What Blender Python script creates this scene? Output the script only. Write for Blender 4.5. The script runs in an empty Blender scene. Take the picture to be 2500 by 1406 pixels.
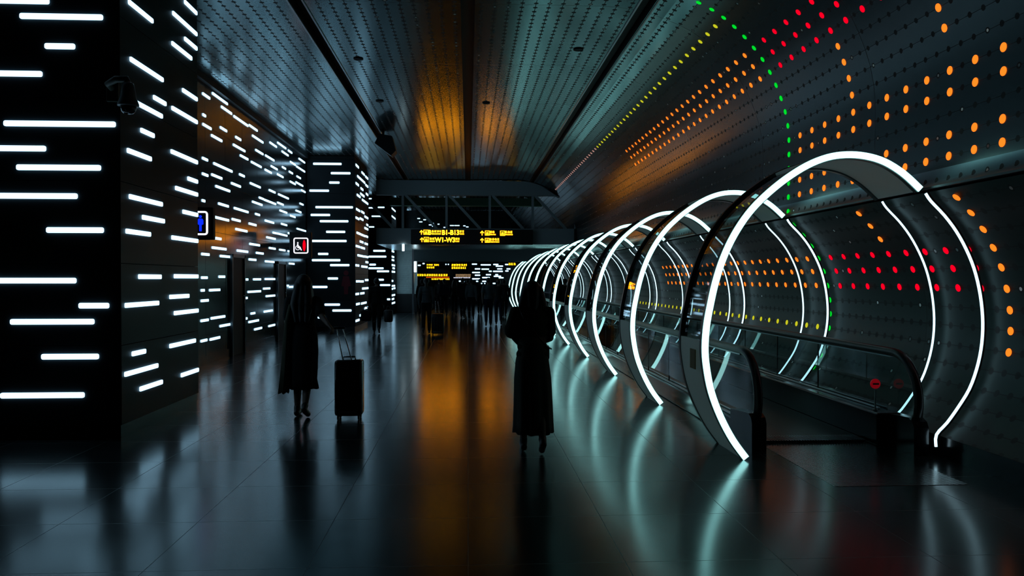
import bpy, bmesh, math, random
from mathutils import Vector, Matrix
from math import sin, cos, tan, atan, pi, sqrt, hypot
random.seed(7)
SC = bpy.context.scene
COL = SC.collection

# ---------------------------------------------------------------- camera, world, exposure
F_PX, YAW, PITCH, EYE = 1944.0, 0.0552, 0.0111, 1.62
cam_data = bpy.data.cameras.new('camera')
cam_data.sensor_width = 36.0
cam_data.lens = F_PX / 2500.0 * 36.0
cam_data.clip_end = 300
cam = bpy.data.objects.new('camera', cam_data)
COL.objects.link(cam)
cam.location = (0, 0, EYE)
cam.rotation_euler = (pi / 2 - PITCH, 0, -YAW)
SC.camera = cam
world = bpy.data.worlds.new('world')
SC.world = world
world.use_nodes = True
world.node_tree.nodes['Background'].inputs[0].default_value = (0.25, 0.8, 0.9, 1)
world.node_tree.nodes['Background'].inputs[1].default_value = 0.002
SC.view_settings.view_transform = 'Standard'
SC.view_settings.look = 'None'
SC.view_settings.gamma = 1.0
SC.view_settings.exposure = 0.0
SC.view_settings.use_curve_mapping = False
SC.cycles.max_bounces = 5
SC.cycles.diffuse_bounces = 1
SC.cycles.glossy_bounces = 3
SC.cycles.transparent_max_bounces = 16
SC.cycles.use_adaptive_sampling = True
SC.cycles.adaptive_threshold = 0.04
SC.cycles.sample_clamp_indirect = 4.0
SC.cycles.caustics_reflective = True
SC.cycles.caustics_refractive = False

BAR_W = 2.6     # strength of the white light bars
RING_W = 2.4   # strength of the ring strips
BAR_C = (0.42, 0.74, 1.0)
RING_C = (0.44, 0.98, 0.98)


def ray(u, v):
    """the world direction in which the camera looks through a photograph pixel"""
    a = (u - 1250) / F_PX
    b = (703 - v) / F_PX
    dy = cos(PITCH) + b * sin(PITCH)
    dz = -sin(PITCH) + b * cos(PITCH)
    return Vector((a * cos(YAW) + dy * sin(YAW), -a * sin(YAW) + dy * cos(YAW), dz))


def hit(u, v, axis, c):
    """the point where that direction meets the plane axis = c"""
    d = ray(u, v)
    o = Vector((0, 0, EYE))
    return o + d * ((c - o[axis]) / d[axis])


# ---------------------------------------------------------------- materials
MATS = {}


def principled(name, col, rough=0.5, metal=0.0, spec=0.5, coat=0.0):
    m = bpy.data.materials.new(name)
    m.use_nodes = True
    p = m.node_tree.nodes['Principled BSDF']
    p.inputs['Base Color'].default_value = (*col, 1)
    p.inputs['Roughness'].default_value = rough
    p.inputs['Metallic'].default_value = metal
    p.inputs['Specular IOR Level'].default_value = spec
    p.inputs['Coat Weight'].default_value = coat
    MATS[name] = m
    return m


def noisy(name, col, rough=0.5, metal=0.0, spec=0.5, scale=20.0, amt=0.35, stretch=(1, 1, 1), rvar=0.1, bump=0.0):
    """a principled material whose colour and gloss vary with a procedural noise"""
    m = principled(name, col, rough, metal, spec)
    nt = m.node_tree
    p = nt.nodes['Principled BSDF']
    tc = nt.nodes.new('ShaderNodeTexCoord')
    mp = nt.nodes.new('ShaderNodeMapping')
    mp.inputs['Scale'].default_value = stretch
    nz = nt.nodes.new('ShaderNodeTexNoise')
    nz.inputs['Scale'].default_value = scale
    nz.inputs['Detail'].default_value = 4
    nt.links.new(tc.outputs['Object'], mp.inputs[0])
    nt.links.new(mp.outputs[0], nz.inputs['Vector'])
    mx = nt.nodes.new('ShaderNodeMix')
    mx.data_type = 'RGBA'
    mx.inputs[6].default_value = (*[c * (1 - amt) for c in col], 1)
    mx.inputs[7].default_value = (*[min(1, c * (1 + amt)) for c in col], 1)
    nt.links.new(nz.outputs['Fac'], mx.inputs[0])
    nt.links.new(mx.outputs[2], p.inputs['Base Color'])
    mr = nt.nodes.new('ShaderNodeMapRange')
    mr.inputs['To Min'].default_value = max(0.02, rough - rvar)
    mr.inputs['To Max'].default_value = rough + rvar
    nt.links.new(nz.outputs['Fac'], mr.inputs['Value'])
    nt.links.new(mr.outputs[0], p.inputs['Roughness'])
    if bump:
        b = nt.nodes.new('ShaderNodeBump')
        b.inputs['Strength'].default_value = bump
        b.inputs['Distance'].default_value = 0.01
        nt.links.new(nz.outputs['Fac'], b.inputs['Height'])
        nt.links.new(b.outputs[0], p.inputs['Normal'])
    return m


def emissive(name, col, strength, sample=True):
    m = bpy.data.materials.new(name)
    m.use_nodes = True
    nt = m.node_tree
    nt.nodes.clear()
    e = nt.nodes.new('ShaderNodeEmission')
    e.inputs[0].default_value = (*col, 1)
    e.inputs[1].default_value = strength
    o = nt.nodes.new('ShaderNodeOutputMaterial')
    nt.links.new(e.outputs[0], o.inputs[0])
    if not sample:
        m.cycles.emission_sampling = 'NONE'
    MATS[name] = m
    return m


def glass(name, tint=(0.75, 0.85, 0.85), rough=0.02, refl=1.0):
    m = bpy.data.materials.new(name)
    m.use_nodes = True
    nt = m.node_tree
    nt.nodes.clear()
    t = nt.nodes.new('ShaderNodeBsdfTransparent')
    t.inputs[0].default_value = (*tint, 1)
    g = nt.nodes.new('ShaderNodeBsdfGlossy')
    g.inputs['Color'].default_value = (refl, refl, refl, 1)
    g.inputs['Roughness'].default_value = rough
    f = nt.nodes.new('ShaderNodeFresnel')
    f.inputs[0].default_value = 1.52
    x = nt.nodes.new('ShaderNodeMixShader')
    o = nt.nodes.new('ShaderNodeOutputMaterial')
    ge = nt.nodes.new('ShaderNodeNewGeometry')
    iv = nt.nodes.new('ShaderNodeMath')
    iv.operation = 'SUBTRACT'
    iv.inputs[0].default_value = 1.0
    nt.links.new(ge.outputs['Backfacing'], iv.inputs[1])
    mu = nt.nodes.new('ShaderNodeMath')
    mu.operation = 'MULTIPLY'
    nt.links.new(f.outputs[0], mu.inputs[0])
    nt.links.new(iv.outputs[0], mu.inputs[1])
    nt.links.new(mu.outputs[0], x.inputs[0])
    nt.links.new(t.outputs[0], x.inputs[1])
    nt.links.new(g.outputs[0], x.inputs[2])
    nt.links.new(x.outputs[0], o.inputs[0])
    MATS[name] = m
    return m


ROW_PITCH, COL_PITCH = 0.19, 0.3475


def perforated(name, col, rough, metal, seam_w=0.07, hole_r=0.021):
    """slatted panels: UV.x counts the slat joints, UV.y is the distance in metres along the hall.
    A dark joint on every whole number with a row of small round sockets along it."""
    m = principled(name, col, rough, metal, 0.5)
    nt = m.node_tree
    p = nt.nodes['Principled BSDF']
    N = nt.nodes.new
    L = nt.links.new

    def math_(op, a, b=None):
        n = N('ShaderNodeMath')
        n.operation = op
        for i, q in enumerate((a, b)):
            if q is None:
                continue
            if isinstance(q, (int, float)):
                n.inputs[i].default_value = q
            else:
                L(q, n.inputs[i])
        return n.outputs[0]
    uv = N('ShaderNodeUVMap')
    sp = N('ShaderNodeSeparateXYZ')
    L(uv.outputs[0], sp.inputs[0])
    u, v = sp.outputs[0], sp.outputs[1]
    ru = math_('ROUND', u)
    du = math_('SUBTRACT', u, ru)
    vc = math_('DIVIDE', math_('SUBTRACT', v, 10.2), COL_PITCH / 2)
    rv = math_('ROUND', vc)
    dv = math_('SUBTRACT', vc, rv)
    dum = math_('MULTIPLY', du, ROW_PITCH)
    dvm = math_('MULTIPLY', dv, COL_PITCH / 2)
    r = math_('SQRT', math_('ADD', math_('MULTIPLY', dum, dum), math_('MULTIPLY', dvm, dvm)))
    hole = math_('LESS_THAN', r, hole_r)
    seam = math_('LESS_THAN', math_('ABSOLUTE', du), seam_w / 2)
    # cross joints between the panels, every nine light columns
    cj = math_('DIVIDE', math_('SUBTRACT', v, 8.0), COL_PITCH * 9)
    dc = math_('ABSOLUTE', math_('SUBTRACT', cj, math_('ROUND', cj)))
    cross = math_('LESS_THAN', dc, 0.0015)
    dark = math_('MAXIMUM', math_('MAXIMUM', hole, seam), cross)
    # per-slat variation of the brushed metal
    wn = N('ShaderNodeTexWhiteNoise')
    wn.noise_dimensions = '2D'
    cb = N('ShaderNodeCombineXYZ')
    L(math_('FLOOR', u), cb.inputs[0])
    L(math_('FLOOR', cj), cb.inputs[1])
    L(cb.outputs[0], wn.inputs['Vector'])
    var = N('ShaderNodeMapRange')
    var.inputs['To Min'].default_value = 0.82
    var.inputs['To Max'].default_value = 1.12
    L(wn.outputs['Value'], var.inputs['Value'])
    c1 = N('ShaderNodeMix')
    c1.data_type = 'RGBA'
    c1.blend_type = 'MULTIPLY'
    c1.inputs[0].default_value = 1
    c1.inputs[6].default_value = (*col, 1)
    L(var.outputs[0], c1.inputs[7])
    c2 = N('ShaderNodeMix')
    c2.data_type = 'RGBA'
    L(dark, c2.inputs[0])
    L(c1.outputs[2], c2.inputs[6])
    c2.inputs[7].default_value = (0.006, 0.008, 0.008, 1)
    # glints put into the colour: bright metal spots in a few sockets
    wn2 = N('ShaderNodeTexWhiteNoise')
    wn2.noise_dimensions = '2D'
    cb2 = N('ShaderNodeCombineXYZ')
    L(ru, cb2.inputs[0])
    L(rv, cb2.inputs[1])
    L(cb2.outputs[0], wn2.inputs['Vector'])
    lens = math_('MULTIPLY', math_('LESS_THAN', r, hole_r * 0.5), math_('GREATER_THAN', wn2.outputs['Value'], 0.9))
    c3 = N('ShaderNodeMix')
    c3.data_type = 'RGBA'
    L(lens, c3.inputs[0])
    L(c2.outputs[2], c3.inputs[6])
    c3.inputs[7].default_value = (0.9, 0.95, 0.95, 1)
    L(c3.outputs[2], p.inputs['Base Color'])
    rr = N('ShaderNodeMix')
    rr.data_type = 'FLOAT'
    L(dark, rr.inputs[0])
    rr.inputs[2].default_value = rough
    rr.inputs[3].default_value = 0.6
    L(rr.outputs[0], p.inputs['Roughness'])
    mm = math_('MULTIPLY', metal, math_('MAXIMUM', math_('SUBTRACT', 1, dark), lens))
    L(mm, p.inputs['Metallic'])
    # each glint spot gets a random normal, so it may catch a lamp
    geo = N('ShaderNodeNewGeometry')
    vs = N('ShaderNodeVectorMath')
    vs.operation = 'SUBTRACT'
    L(wn2.outputs['Color'], vs.inputs[0])
    vs.inputs[1].default_value = (0.5, 0.5, 0.5)
    vm = N('ShaderNodeVectorMath')
    vm.operation = 'SCALE'
    L(vs.outputs[0], vm.inputs[0])
    L(math_('MULTIPLY', lens, 0.9), vm.inputs['Scale'])
    va = N('ShaderNodeVectorMath')
    va.operation = 'ADD'
    L(geo.outputs['Normal'], va.inputs[0])
    L(vm.outputs[0], va.inputs[1])
    vn = N('ShaderNodeVectorMath')
    vn.operation = 'NORMALIZE'
    L(va.outputs[0], vn.inputs[0])
    L(vn.outputs[0], p.inputs['Normal'])
    return m


perforated('ceiling_metal', (0.14, 0.24, 0.25), 0.19, 1.0, seam_w=0.055, hole_r=0.034)
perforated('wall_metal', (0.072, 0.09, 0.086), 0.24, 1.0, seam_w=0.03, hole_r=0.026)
perforated('ledge_metal', (0.30, 0.38, 0.40), 0.30, 1.0, seam_w=0.0, hole_r=0.026)
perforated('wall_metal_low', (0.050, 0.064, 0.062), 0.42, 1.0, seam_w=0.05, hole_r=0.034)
principled('black', (0.004, 0.004, 0.004), 0.6)
principled('black_gloss', (0.006, 0.007, 0.008), 0.18)
principled('rubber', (0.008, 0.008, 0.009), 0.35)
principled('dark_metal', (0.05, 0.055, 0.058), 0.35, 0.9)
principled('steel', (0.35, 0.38, 0.4), 0.28, 1.0)
principled('bright_steel', (0.75, 0.85, 0.85), 0.25, 1.0)
principled('chrome', (0.7, 0.72, 0.74), 0.12, 1.0)
noisy('pillar_panel', (0.026, 0.032, 0.036), 0.42, 0.0, 0.14, 3.0, 0.25, rvar=0.05)
noisy('left_panel', (0.045, 0.056, 0.06), 0.17, 0.45, 0.6, 4.0, 0.3, (1, 0.3, 3), rvar=0.04)
noisy('beam_paint', (0.30, 0.36, 0.37), 0.5, 0.0, 0.4, 30, 0.15)
noisy('green_lit_tint', (0.25, 0.5, 0.3), 0.5, 0.0, 0.4, 30, 0.15)  # green light on the rear beam, put into its colour
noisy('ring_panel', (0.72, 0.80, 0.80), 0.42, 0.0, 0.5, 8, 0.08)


def frosted(m, amount):
    """let some light through, as frosted acrylic does"""
    nt = m.node_tree
    p = nt.nodes['Principled BSDF']
    out = [n for n in nt.nodes if n.type == 'OUTPUT_MATERIAL'][0]
    tr_ = nt.nodes.new('ShaderNodeBsdfTranslucent')
    tr_.inputs[0].default_value = (0.75, 0.85, 0.85, 1)
    mx = nt.nodes.new('ShaderNodeMixShader')
    mx.inputs[0].default_value = amount
    nt.links.new(p.outputs[0], mx.inputs[1])
    nt.links.new(tr_.outputs[0], mx.inputs[2])
    nt.links.new(mx.outputs[0], out.inputs[0])


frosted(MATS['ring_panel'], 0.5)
_p = MATS['ring_panel'].node_tree.nodes['Principled BSDF']     # painted glow: the panels are no lamps, this only brightens them
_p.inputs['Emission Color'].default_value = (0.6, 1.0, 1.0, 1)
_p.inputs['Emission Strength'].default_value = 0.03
noisy('ring_edge', (0.10, 0.12, 0.12), 0.35, 0.6, 0.5, 12, 0.1)
glass('ring_glass', (0.62, 0.70, 0.70), 0.03)
glass('balustrade_glass', (0.72, 0.82, 0.82), 0.02)
glass('dome_glass', (0.2, 0.22, 0.22), 0.02)
emissive('bar_light', BAR_C, BAR_W)
emissive('ring_light', RING_C, RING_W)
emissive('ring_light_thin', (0.55, 0.85, 1.0), RING_W * 0.75)
emissive('orange_light', (1.0, 0.17, 0.012), 1.7, False)
emissive('red_light', (1.0, 0.0, 0.018), 1.0, False)
emissive('pale_light', (0.8, 0.42, 0.36), 0.6, False)
emissive('green_light', (0.0, 0.8, 0.03), 0.9, False)
emissive('yellow_light', (0.72, 0.72, 0.02), 0.8, False)
emissive('sign_yellow', (1.0, 0.30, 0.004), 11.0)
emissive('sign_yellow_far', (1.0, 0.5, 0.006), 3.6)
emissive('sign_orange', (1.0, 0.13, 0.005), 1.2)
emissive('sign_white', (0.85, 0.85, 1.0), 1.6)
emissive('sign_red', (1.0, 0.0, 0.01), 1.1)
emissive('sign_blue', (0.004, 0.03, 1.0), 1.0)
emissive('screen_warm', (0.8, 0.5, 0.25), 0.8)
emissive('hall_lamp', (0.7, 0.9, 1.0), 6.0)


def floor_material():
    m = principled('floor_stone', (0.02, 0.024, 0.024), 0.2, 0.0, 0.8)
    m.node_tree.nodes['Principled BSDF'].inputs['Specular Tint'].default_value = (0.55, 1.0, 1.0, 1)
    nt = m.node_tree
    p = nt.nodes['Principled BSDF']
    N = nt.nodes.new
    L = nt.links.new
    tc = N('ShaderNodeTexCoord')
    br = N('ShaderNodeTexBrick')
    br.offset = 0.0
    br.inputs['Scale'].default_value = 1.0
    br.inputs['Brick Width'].default_value = 0.9
    br.inputs['Row Height'].default_value = 0.9
    br.inputs['Mortar Size'].default_value = 0.003
    br.inputs['Mortar Smooth'].default_value = 0.3
    br.inputs['Color1'].default_value = (0.018, 0.021, 0.022, 1)
    br.inputs['Color2'].default_value = (0.026, 0.030, 0.031, 1)
    br.inputs['Mortar'].default_value = (0.006, 0.007, 0.007, 1)
    L(tc.outputs['Object'], br.inputs['Vector'])
    nz = N('ShaderNodeTexNoise')
    nz.inputs['Scale'].default_value = 40
    nz.inputs['Detail'].default_value = 6
    L(tc.outputs['Object'], nz.inputs['Vector'])
    mx = N('ShaderNodeMix')
    mx.data_type = 'RGBA'
    mx.blend_type = 'MULTIPLY'
    mx.inputs[0].default_value = 0.5
    L(br.outputs['Color'], mx.inputs[6])
    L(nz.outputs['Color'], mx.inputs[7])
    L(mx.outputs[2], p.inputs['Base Color'])
    nz2 = N('ShaderNodeTexNoise')
    nz2.inputs['Scale'].default_value = 1.3
    nz2.inputs['Detail'].default_value = 5
    L(tc.outputs['Object'], nz2.inputs['Vector'])
    mr = N('ShaderNodeMapRange')
    mr.inputs['To Min'].default_value = 0.15
    mr.inputs['To Max'].default_value = 0.21
    L(nz2.outputs['Fac'], mr.inputs['Value'])
    ad = N('ShaderNodeMath')
    ad.operation = 'ADD'
    L(mr.outputs[0], ad.inputs[0])
    mu = N('ShaderNodeMath')
    mu.operation = 'MULTIPLY'
    mu.inputs[1].default_value = 0.3
    L(br.outputs['Fac'], mu.inputs[0])
    L(mu.outputs[0], ad.inputs[1])
    L(ad.outputs[0], p.inputs['Roughness'])
    bp = N('ShaderNodeBump')
    bp.inputs['Strength'].default_value = 0.05
    bp.inputs['Distance'].default_value = 0.002
    L(nz.outputs['Fac'], bp.inputs['Height'])
    L(bp.outputs[0], p.inputs['Normal'])
    return m


floor_material()


def ribbed_material():
    m = principled('ribbed_steel', (0.26, 0.3, 0.3), 0.22, 1.0)
    nt = m.node_tree
    p = nt.nodes['Principled BSDF']
    tc = nt.nodes.new('ShaderNodeTexCoord')
    wv = nt.nodes.new('ShaderNodeTexWave')
    wv.bands_direction = 'DIAGONAL'
    wv.inputs['Scale'].default_value = 12
    nt.links.new(tc.outputs['Object'], wv.inputs['Vector'])
    b = nt.nodes.new('ShaderNodeBump')
    b.inputs['Strength'].default_value = 0.25
    b.inputs['Distance'].default_value = 0.004
    nt.links.new(wv.outputs['Fac'], b.inputs['Height'])
    nt.links.new(b.outputs[0], p.inputs['Normal'])
    return m


ribbed_material()


# ---------------------------------------------------------------- mesh helpers
def mat(name):
    return MATS[name]


def link(name, bm, material, parent=None, smooth=False, loc=None):
    me = bpy.data.meshes.new(name)
    bm.normal_update()
    bm.to_mesh(me)
    bm.free()
    for q in (material if isinstance(material, (list, tuple)) else [material]):
        me.materials.append(mat(q) if isinstance(q, str) else q)
    if smooth:
        me.shade_smooth()
    o = bpy.data.objects.new(name, me)
    COL.objects.link(o)
    if loc is not None:
        o.location = loc
    if parent is not None:
        o.parent = parent
    return o


def tag(o, label=None, cat=None, group=None, kind=None):
    if label:
        o['label'] = label
    if cat:
        o['category'] = cat
    if group:
        o['group'] = group
    if kind:
        o['kind'] = kind
    return o


def thing(name, label, cat, loc=(0, 0, 0), rz=0.0, group=None):
    o = bpy.data.objects.new(name, None)
    o.empty_display_size = 0.2
    COL.objects.link(o)
    o.location = loc
    o.rotation_euler = (0, 0, rz)
    return tag(o, label, cat, group)


def box(bm, lo, hi, bevel=0.0, mi=0, rot=None):
    lo = Vector(lo)
    hi = Vector(hi)
    c = (lo + hi) / 2
    s = hi - lo
    M = Matrix.Translation(c)
    if rot is not None:
        M = M @ rot
    r = bmesh.ops.create_cube(bm, size=1.0, matrix=M @ Matrix.Diagonal((*s, 1)))
    vs = r['verts']
    faces = list({f for v in vs for f in v.link_faces})
    for f in faces:
        f.material_index = mi
    if bevel > 0:
        es = list({e for v in vs for e in v.link_edges})
        bmesh.ops.bevel(bm, geom=es, offset=min(bevel, min(s) * 0.45), segments=2, affect='EDGES', profile=0.5)
    return vs


def newbox(name, lo, hi, material, parent=None, bevel=0.0, smooth=False):
    bm = bmesh.new()
    box(bm, lo, hi, bevel)
    return link(name, bm, material, parent, smooth)


def frame_of(d):
    d = d.normalized()
    up = Vector((0, 0, 1)) if abs(d.z) < 0.95 else Vector((0, 1, 0))
    a = d.cross(up).normalized()
    b = a.cross(d).normalized()
    return a, b


def seg(bm, p0, p1, r0, r1, n=12, caps=True, ell=1.0):
    """tapered tube with rounded ends"""
    p0 = Vector(p0)
    p1 = Vector(p1)
    d = (p1 - p0)
    if d.length < 1e-6:
        d = Vector((0, 0, 1e-5))
    dn = d.normalized()
    a, b = frame_of(dn)
    rings = []
    prof = []
    if caps:
        for k in range(1, 4):
            t = k / 3 * pi / 2
            prof.append((p0 - dn * r0 * cos(t), r0 * sin(t)))
        for k in range(2, -1, -1):
            t = k / 3 * pi / 2
            prof.append((p1 + dn * r1 * cos(t), r1 * sin(t)))
        prof.insert(3, (p1, r1))
    else:
        prof = [(p0, r0), (p1, r1)]
    for c, r in prof:
        r = max(r, 1e-4)
        rings.append([bm.verts.new(c + (a * cos(2 * pi * i / n) + b * ell * sin(2 * pi * i / n)) * r) for i in range(n)])
    for q, w in zip(rings, rings[1:]):
        for i in range(n):
            j = (i + 1) % n
            bm.faces.new((q[i], q[j], w[j], w[i]))
    bm.faces.new(list(reversed(rings[0])))
    bm.faces.new(rings[-1])
    return rings


def ball(bm, c, r, sc=(1, 1, 1), u=14, v=10, rot=None):
    M = Matrix.Translation(Vector(c))
    if rot is not None:
        M = M @ rot
    bmesh.ops.create_uvsphere(bm, u_segments=u, v_segments=v, radius=r, matrix=M @ Matrix.Diagonal((*sc, 1)))


def tube(bm, pts, radii, n=10):
    """one continuous tube along a polyline"""
    pts = [Vector(p) for p in pts]
    if isinstance(radii, (int, float)):
        radii = [radii] * len(pts)
    rings = []
    a = b = None
    for i, p in enumerate(pts):
        d = (pts[min(i + 1, len(pts) - 1)] - pts[max(i - 1, 0)]).normalized()
        if a is None:
            a, b = frame_of(d)
        else:
            a = (a - d * a.dot(d)).normalized()
            b = a.cross(d).normalized()
        rings.append([bm.verts.new(p + (a * cos(2 * pi * k / n) + b * sin(2 * pi * k / n)) * radii[i]) for k in range(n)])
    for q, w in zip(rings, rings[1:]):
        for i in range(n):
            j = (i + 1) % n
            bm.faces.new((q[i], q[j], w[j], w[i]))
    bm.faces.new(list(reversed(rings[0])))
    bm.faces.new(rings[-1])


def prism(bm, poly, org, ax, ay, t, mi=0):
    """a flat outline given in the ax, ay plane at org, with thickness t along ax x ay"""
    n = ax.cross(ay).normalized()
    a = [bm.verts.new(org + ax * x + ay * y) for x, y in poly]
    b = [bm.verts.new(org + ax * x + ay * y + n * t) for x, y in poly]
    fs = [bm.faces.new(list(reversed(a))), bm.faces.new(b)]
    k = len(poly)
    for i in range(k):
        j = (i + 1) % k
        fs.append(bm.faces.new((a[i], a[j], b[j], b[i])))
    for f in fs:
        f.material_index = mi
    return fs


def lathe(bm, prof, c, n=20, axis=2):
    rings = []
    for r, h in prof:
        ring = []
        for i in range(n):
            t = 2 * pi * i / n
            p = [r * cos(t), r * sin(t), h] if axis == 2 else ([h, r * cos(t), r * sin(t)] if axis == 0 else [r * cos(t), h, r * sin(t)])
            ring.append(bm.verts.new(Vector(c) + Vector(p)))
        rings.append(ring)
    for q, w in zip(rings, rings[1:]):
        for i in range(n):
            j = (i + 1) % n
            bm.faces.new((q[i], q[j], w[j], w[i]))
    bm.faces.new(list(reversed(rings[0])))
    bm.faces.new(rings[-1])
    bmesh.ops.recalc_face_normals(bm, faces=bm.faces[:])


# ---------------------------------------------------------------- the shell of the hall
Y0, Y1 = -7.0, 62.0        # the hall runs from behind the camera to the far end
H = 5.45                   # flat ceiling
XL = -5.0                  # left wall
# upper right wall, one row of lights per entry (x, z)
UP = [(2.985, 5.201), (3.158, 5.115), (3.315, 5.012), (3.456, 4.898), (3.591, 4.768), (3.717, 4.626), (3.831, 4.480),
      (3.930, 4.316), (4.012, 4.147), (4.080, 3.977), (4.136, 3.802), (4.172, 3.621), (4.187, 3.435), (4.188, 3.248),
      (4.186, 3.061), (4.184, 2.876), (4.182, 2.692), (4.178, 2.500)]
LOW = [(4.254, 2.334), (4.385, 2.201), (4.497, 2.057), (4.590, 1.896), (4.664, 1.724), (4.715, 1.536), (4.744, 1.348),
       (4.752, 1.165), (4.736, 0.977), (4.695, 0.795), (4.628, 0.617), (4.53, 0.46), (4.42, 0.31), (4.30, 0.19)]
ROWS = UP + LOW


def strip_mesh(name, prof, material, y0=Y0, y1=Y1, flip=False, smooth=True, parent=None, thick=0.0):
    """surface swept along the hall from a cross-section of (x, z, row)"""
    bm = bmesh.new()
    uvl = bm.loops.layers.uv.new('UVMap')
    ys = [y0 + (y1 - y0) * i / 12 for i in range(13)]
    grid = [[bm.verts.new((x, y, z)) for (x, z, u) in prof] for y in ys]
    for a in range(len(ys) - 1):
        for i in range(len(prof) - 1):
            idx = [(a, i), (a, i + 1), (a + 1, i + 1), (a + 1, i)]
            if flip:
                idx.reverse()
            f = bm.faces.new([grid[q][w] for q, w in idx])
            for lp, (q, w) in zip(f.loops, idx):
                lp[uvl].uv = (prof[w][2], ys[q])
    o = link(name, bm, material, parent, smooth)
    if thick:
        md = o.modifiers.new('thickness', 'SOLIDIFY')
        md.thickness = thick
        md.offset = -1
    return o


fl = newbox('floor', (-7.5, Y0 - .3, -0.2), (6.5, Y1 + .3, 0.0), 'floor_stone')
tag(fl, kind='structure')

ceiling_parts = [
    [(XL - .1, H, (XL - .1) / .19), (-2.46, H, -12.95)],
    [(-2.28, H, -12.0), (-0.1, H, -0.53)],
    [(0.1, H, 0.53), (1.90, H, 10.0), (2.10, 5.44, 11.1), (2.36, 5.405, 12.5)],
    [(2.54, 5.365, 13.5), (2.75, 5.295, 14.7), (2.985, 5.201, 16.0)],
]
bm = bmesh.new()
uvl = bm.loops.layers.uv.new('UVMap')
for pr_ in ceiling_parts:
    for (xa, za, ua), (xb, zb, ub) in zip(pr_, pr_[1:]):
        vs = [bm.verts.new(p) for p in ((xa, Y0, za), (xa, Y1, za), (xb, Y1, zb), (xb, Y0, zb))]
        f = bm.faces.new(vs)
        for lp, q in zip(f.loops, ((ua, Y0), (ua, Y1), (ub, Y1), (ub, Y0))):
            lp[uvl].uv = q
# dark recessed channels between the slat fields
for xa, za, xb, zb in ((-2.46, H, -2.28, H), (-0.1, H, 0.1, H), (2.36, 5.405, 2.54, 5.365)):
    pts = [(xa, za), (xa, za + .16), (xb, zb + .16), (xb, zb)]
    for (x1, z1), (x2, z2) in zip(pts, pts[1:]):
        f = bm.faces.new([bm.verts.new(p) for p in ((x1, Y0, z1), (x1, Y1, z1), (x2, Y1, z2), (x2, Y0, z2))])
        f.material_index = 1
ce = link('ceiling', bm, ['ceiling_metal', 'black'])
tag(ce, kind='structure')
# bright folded edges of the channels
for i, (x, z) in enumerate(((-2.475, H - .006), (-2.265, H - .006), (2.345, 5.402), (2.555, 5.355))):
    t = newbox('trim_%d' % (i + 1), (x - .012, Y0, z - .012), (x + .012, 30.7, z + .006), 'steel')
    tag(t, kind='structure')

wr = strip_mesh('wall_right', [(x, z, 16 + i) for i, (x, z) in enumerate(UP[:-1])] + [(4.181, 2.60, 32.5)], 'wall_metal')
tag(wr, kind='structure')
t = strip_mesh('trim_8', [(4.181, 2.60, 32.5), (4.178, 2.50, 33.0), (4.150, 2.452, 33.35)], 'ledge_metal')
tag(t, kind='structure')
t = strip_mesh('trim_5', [(4.150, 2.452, 0.5), (4.152, 2.434, .5), (4.28, 2.434, .5), (4.30, 2.40, .5)], 'dark_metal', smooth=False)
tag(t, kind='structure')
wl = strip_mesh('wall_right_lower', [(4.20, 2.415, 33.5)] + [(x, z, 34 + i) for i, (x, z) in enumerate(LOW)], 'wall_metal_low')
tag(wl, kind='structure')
b = newbox('baseboard_right', (4.30, Y0, 0.0), (4.75, Y1, 0.19), 'black_gloss')
tag(b, kind='structure')


# left wall in panels with thin joints
bm = bmesh.new()
box(bm, (XL - .25, Y0, 0), (XL - .03, Y1, H + .2))
y = Y0
ph = [0, 0.55, 1.55, 2.55, 3.55, 4.55, H - .02]
while y < Y1:
    for za, zb in zip(ph, ph[1:]):
        box(bm, (XL - .035, y + .004, za + .004), (XL, y + 1.24, zb - .004))
    y += 1.25
w = link('wall_left', bm, 'left_panel')
tag(w, kind='structure')
t = newbox('baseboard_left', (XL - .01, Y0, 0), (XL + .02, Y1, 0.16), 'black_gloss')
tag(t, kind='structure')
t = newbox('trim_6', (XL, Y0, H - .11), (XL + .08, Y1, H), 'black')
tag(t, kind='structure')
w = newbox('wall_back', (-7.5, Y0 - .3, 0), (6.5, Y0, 6.2), 'pillar_panel')
tag(w, kind='structure')
w = newbox('wall_front', (-7.5, Y1, 0), (6.5, Y1 + .3, 6.2), 'pillar_panel')
tag(w, kind='structure')
# ---------------------------------------------------------------- dots of light in the right wall
def row_frame(r):
    x, z = ROWS[r]
    side = UP if r < 18 else LOW
    q = r if r < 18 else r - 18
    a = Vector((side[max(q - 1, 0)][0], 0, side[max(q - 1, 0)][1]))
    b_ = Vector((side[min(q + 1, len(side) - 1)][0], 0, side[min(q + 1, len(side) - 1)][1]))
    d = (b_ - a).normalized()
    n = Vector((d.z, 0, -d.x))          # towards the hall
    if n.x > 0 and n.z > 0:
        n = -n
    if n.dot(Vector((0.8, 0, 1.6)) - Vector((x, 0, z))) < 0:
        n = -n
    return Vector((x, 0, z)), n


dot_meshes = {}
for cname in ('orange', 'red', 'green', 'yellow', 'pale'):
    bm = bmesh.new()
    lathe(bm, [(0.037, 0.0), (0.037, 0.004), (0.030, 0.009), (0.016, 0.012), (0.001, 0.013)], (0, 0, 0), 14)
    me = bpy.data.meshes.new(cname + '_dot_light')
    bm.to_mesh(me)
    bm.free()
    me.materials.append(mat(cname + '_light'))
    me.shade_smooth()
    dot_meshes[cname] = me


def dot(colour, r, k, label, group):
    p, n = row_frame(r)
    o = bpy.data.objects.new(colour + '_dot_light', dot_meshes[colour])
    COL.objects.link(o)
    o.location = p + n * 0.001 + Vector((0, 10.2 + COL_PITCH * k, 0))
    o.rotation_euler = n.to_track_quat('Z', 'Y').to_euler()
    tag(o, label, 'light', group)


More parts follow.
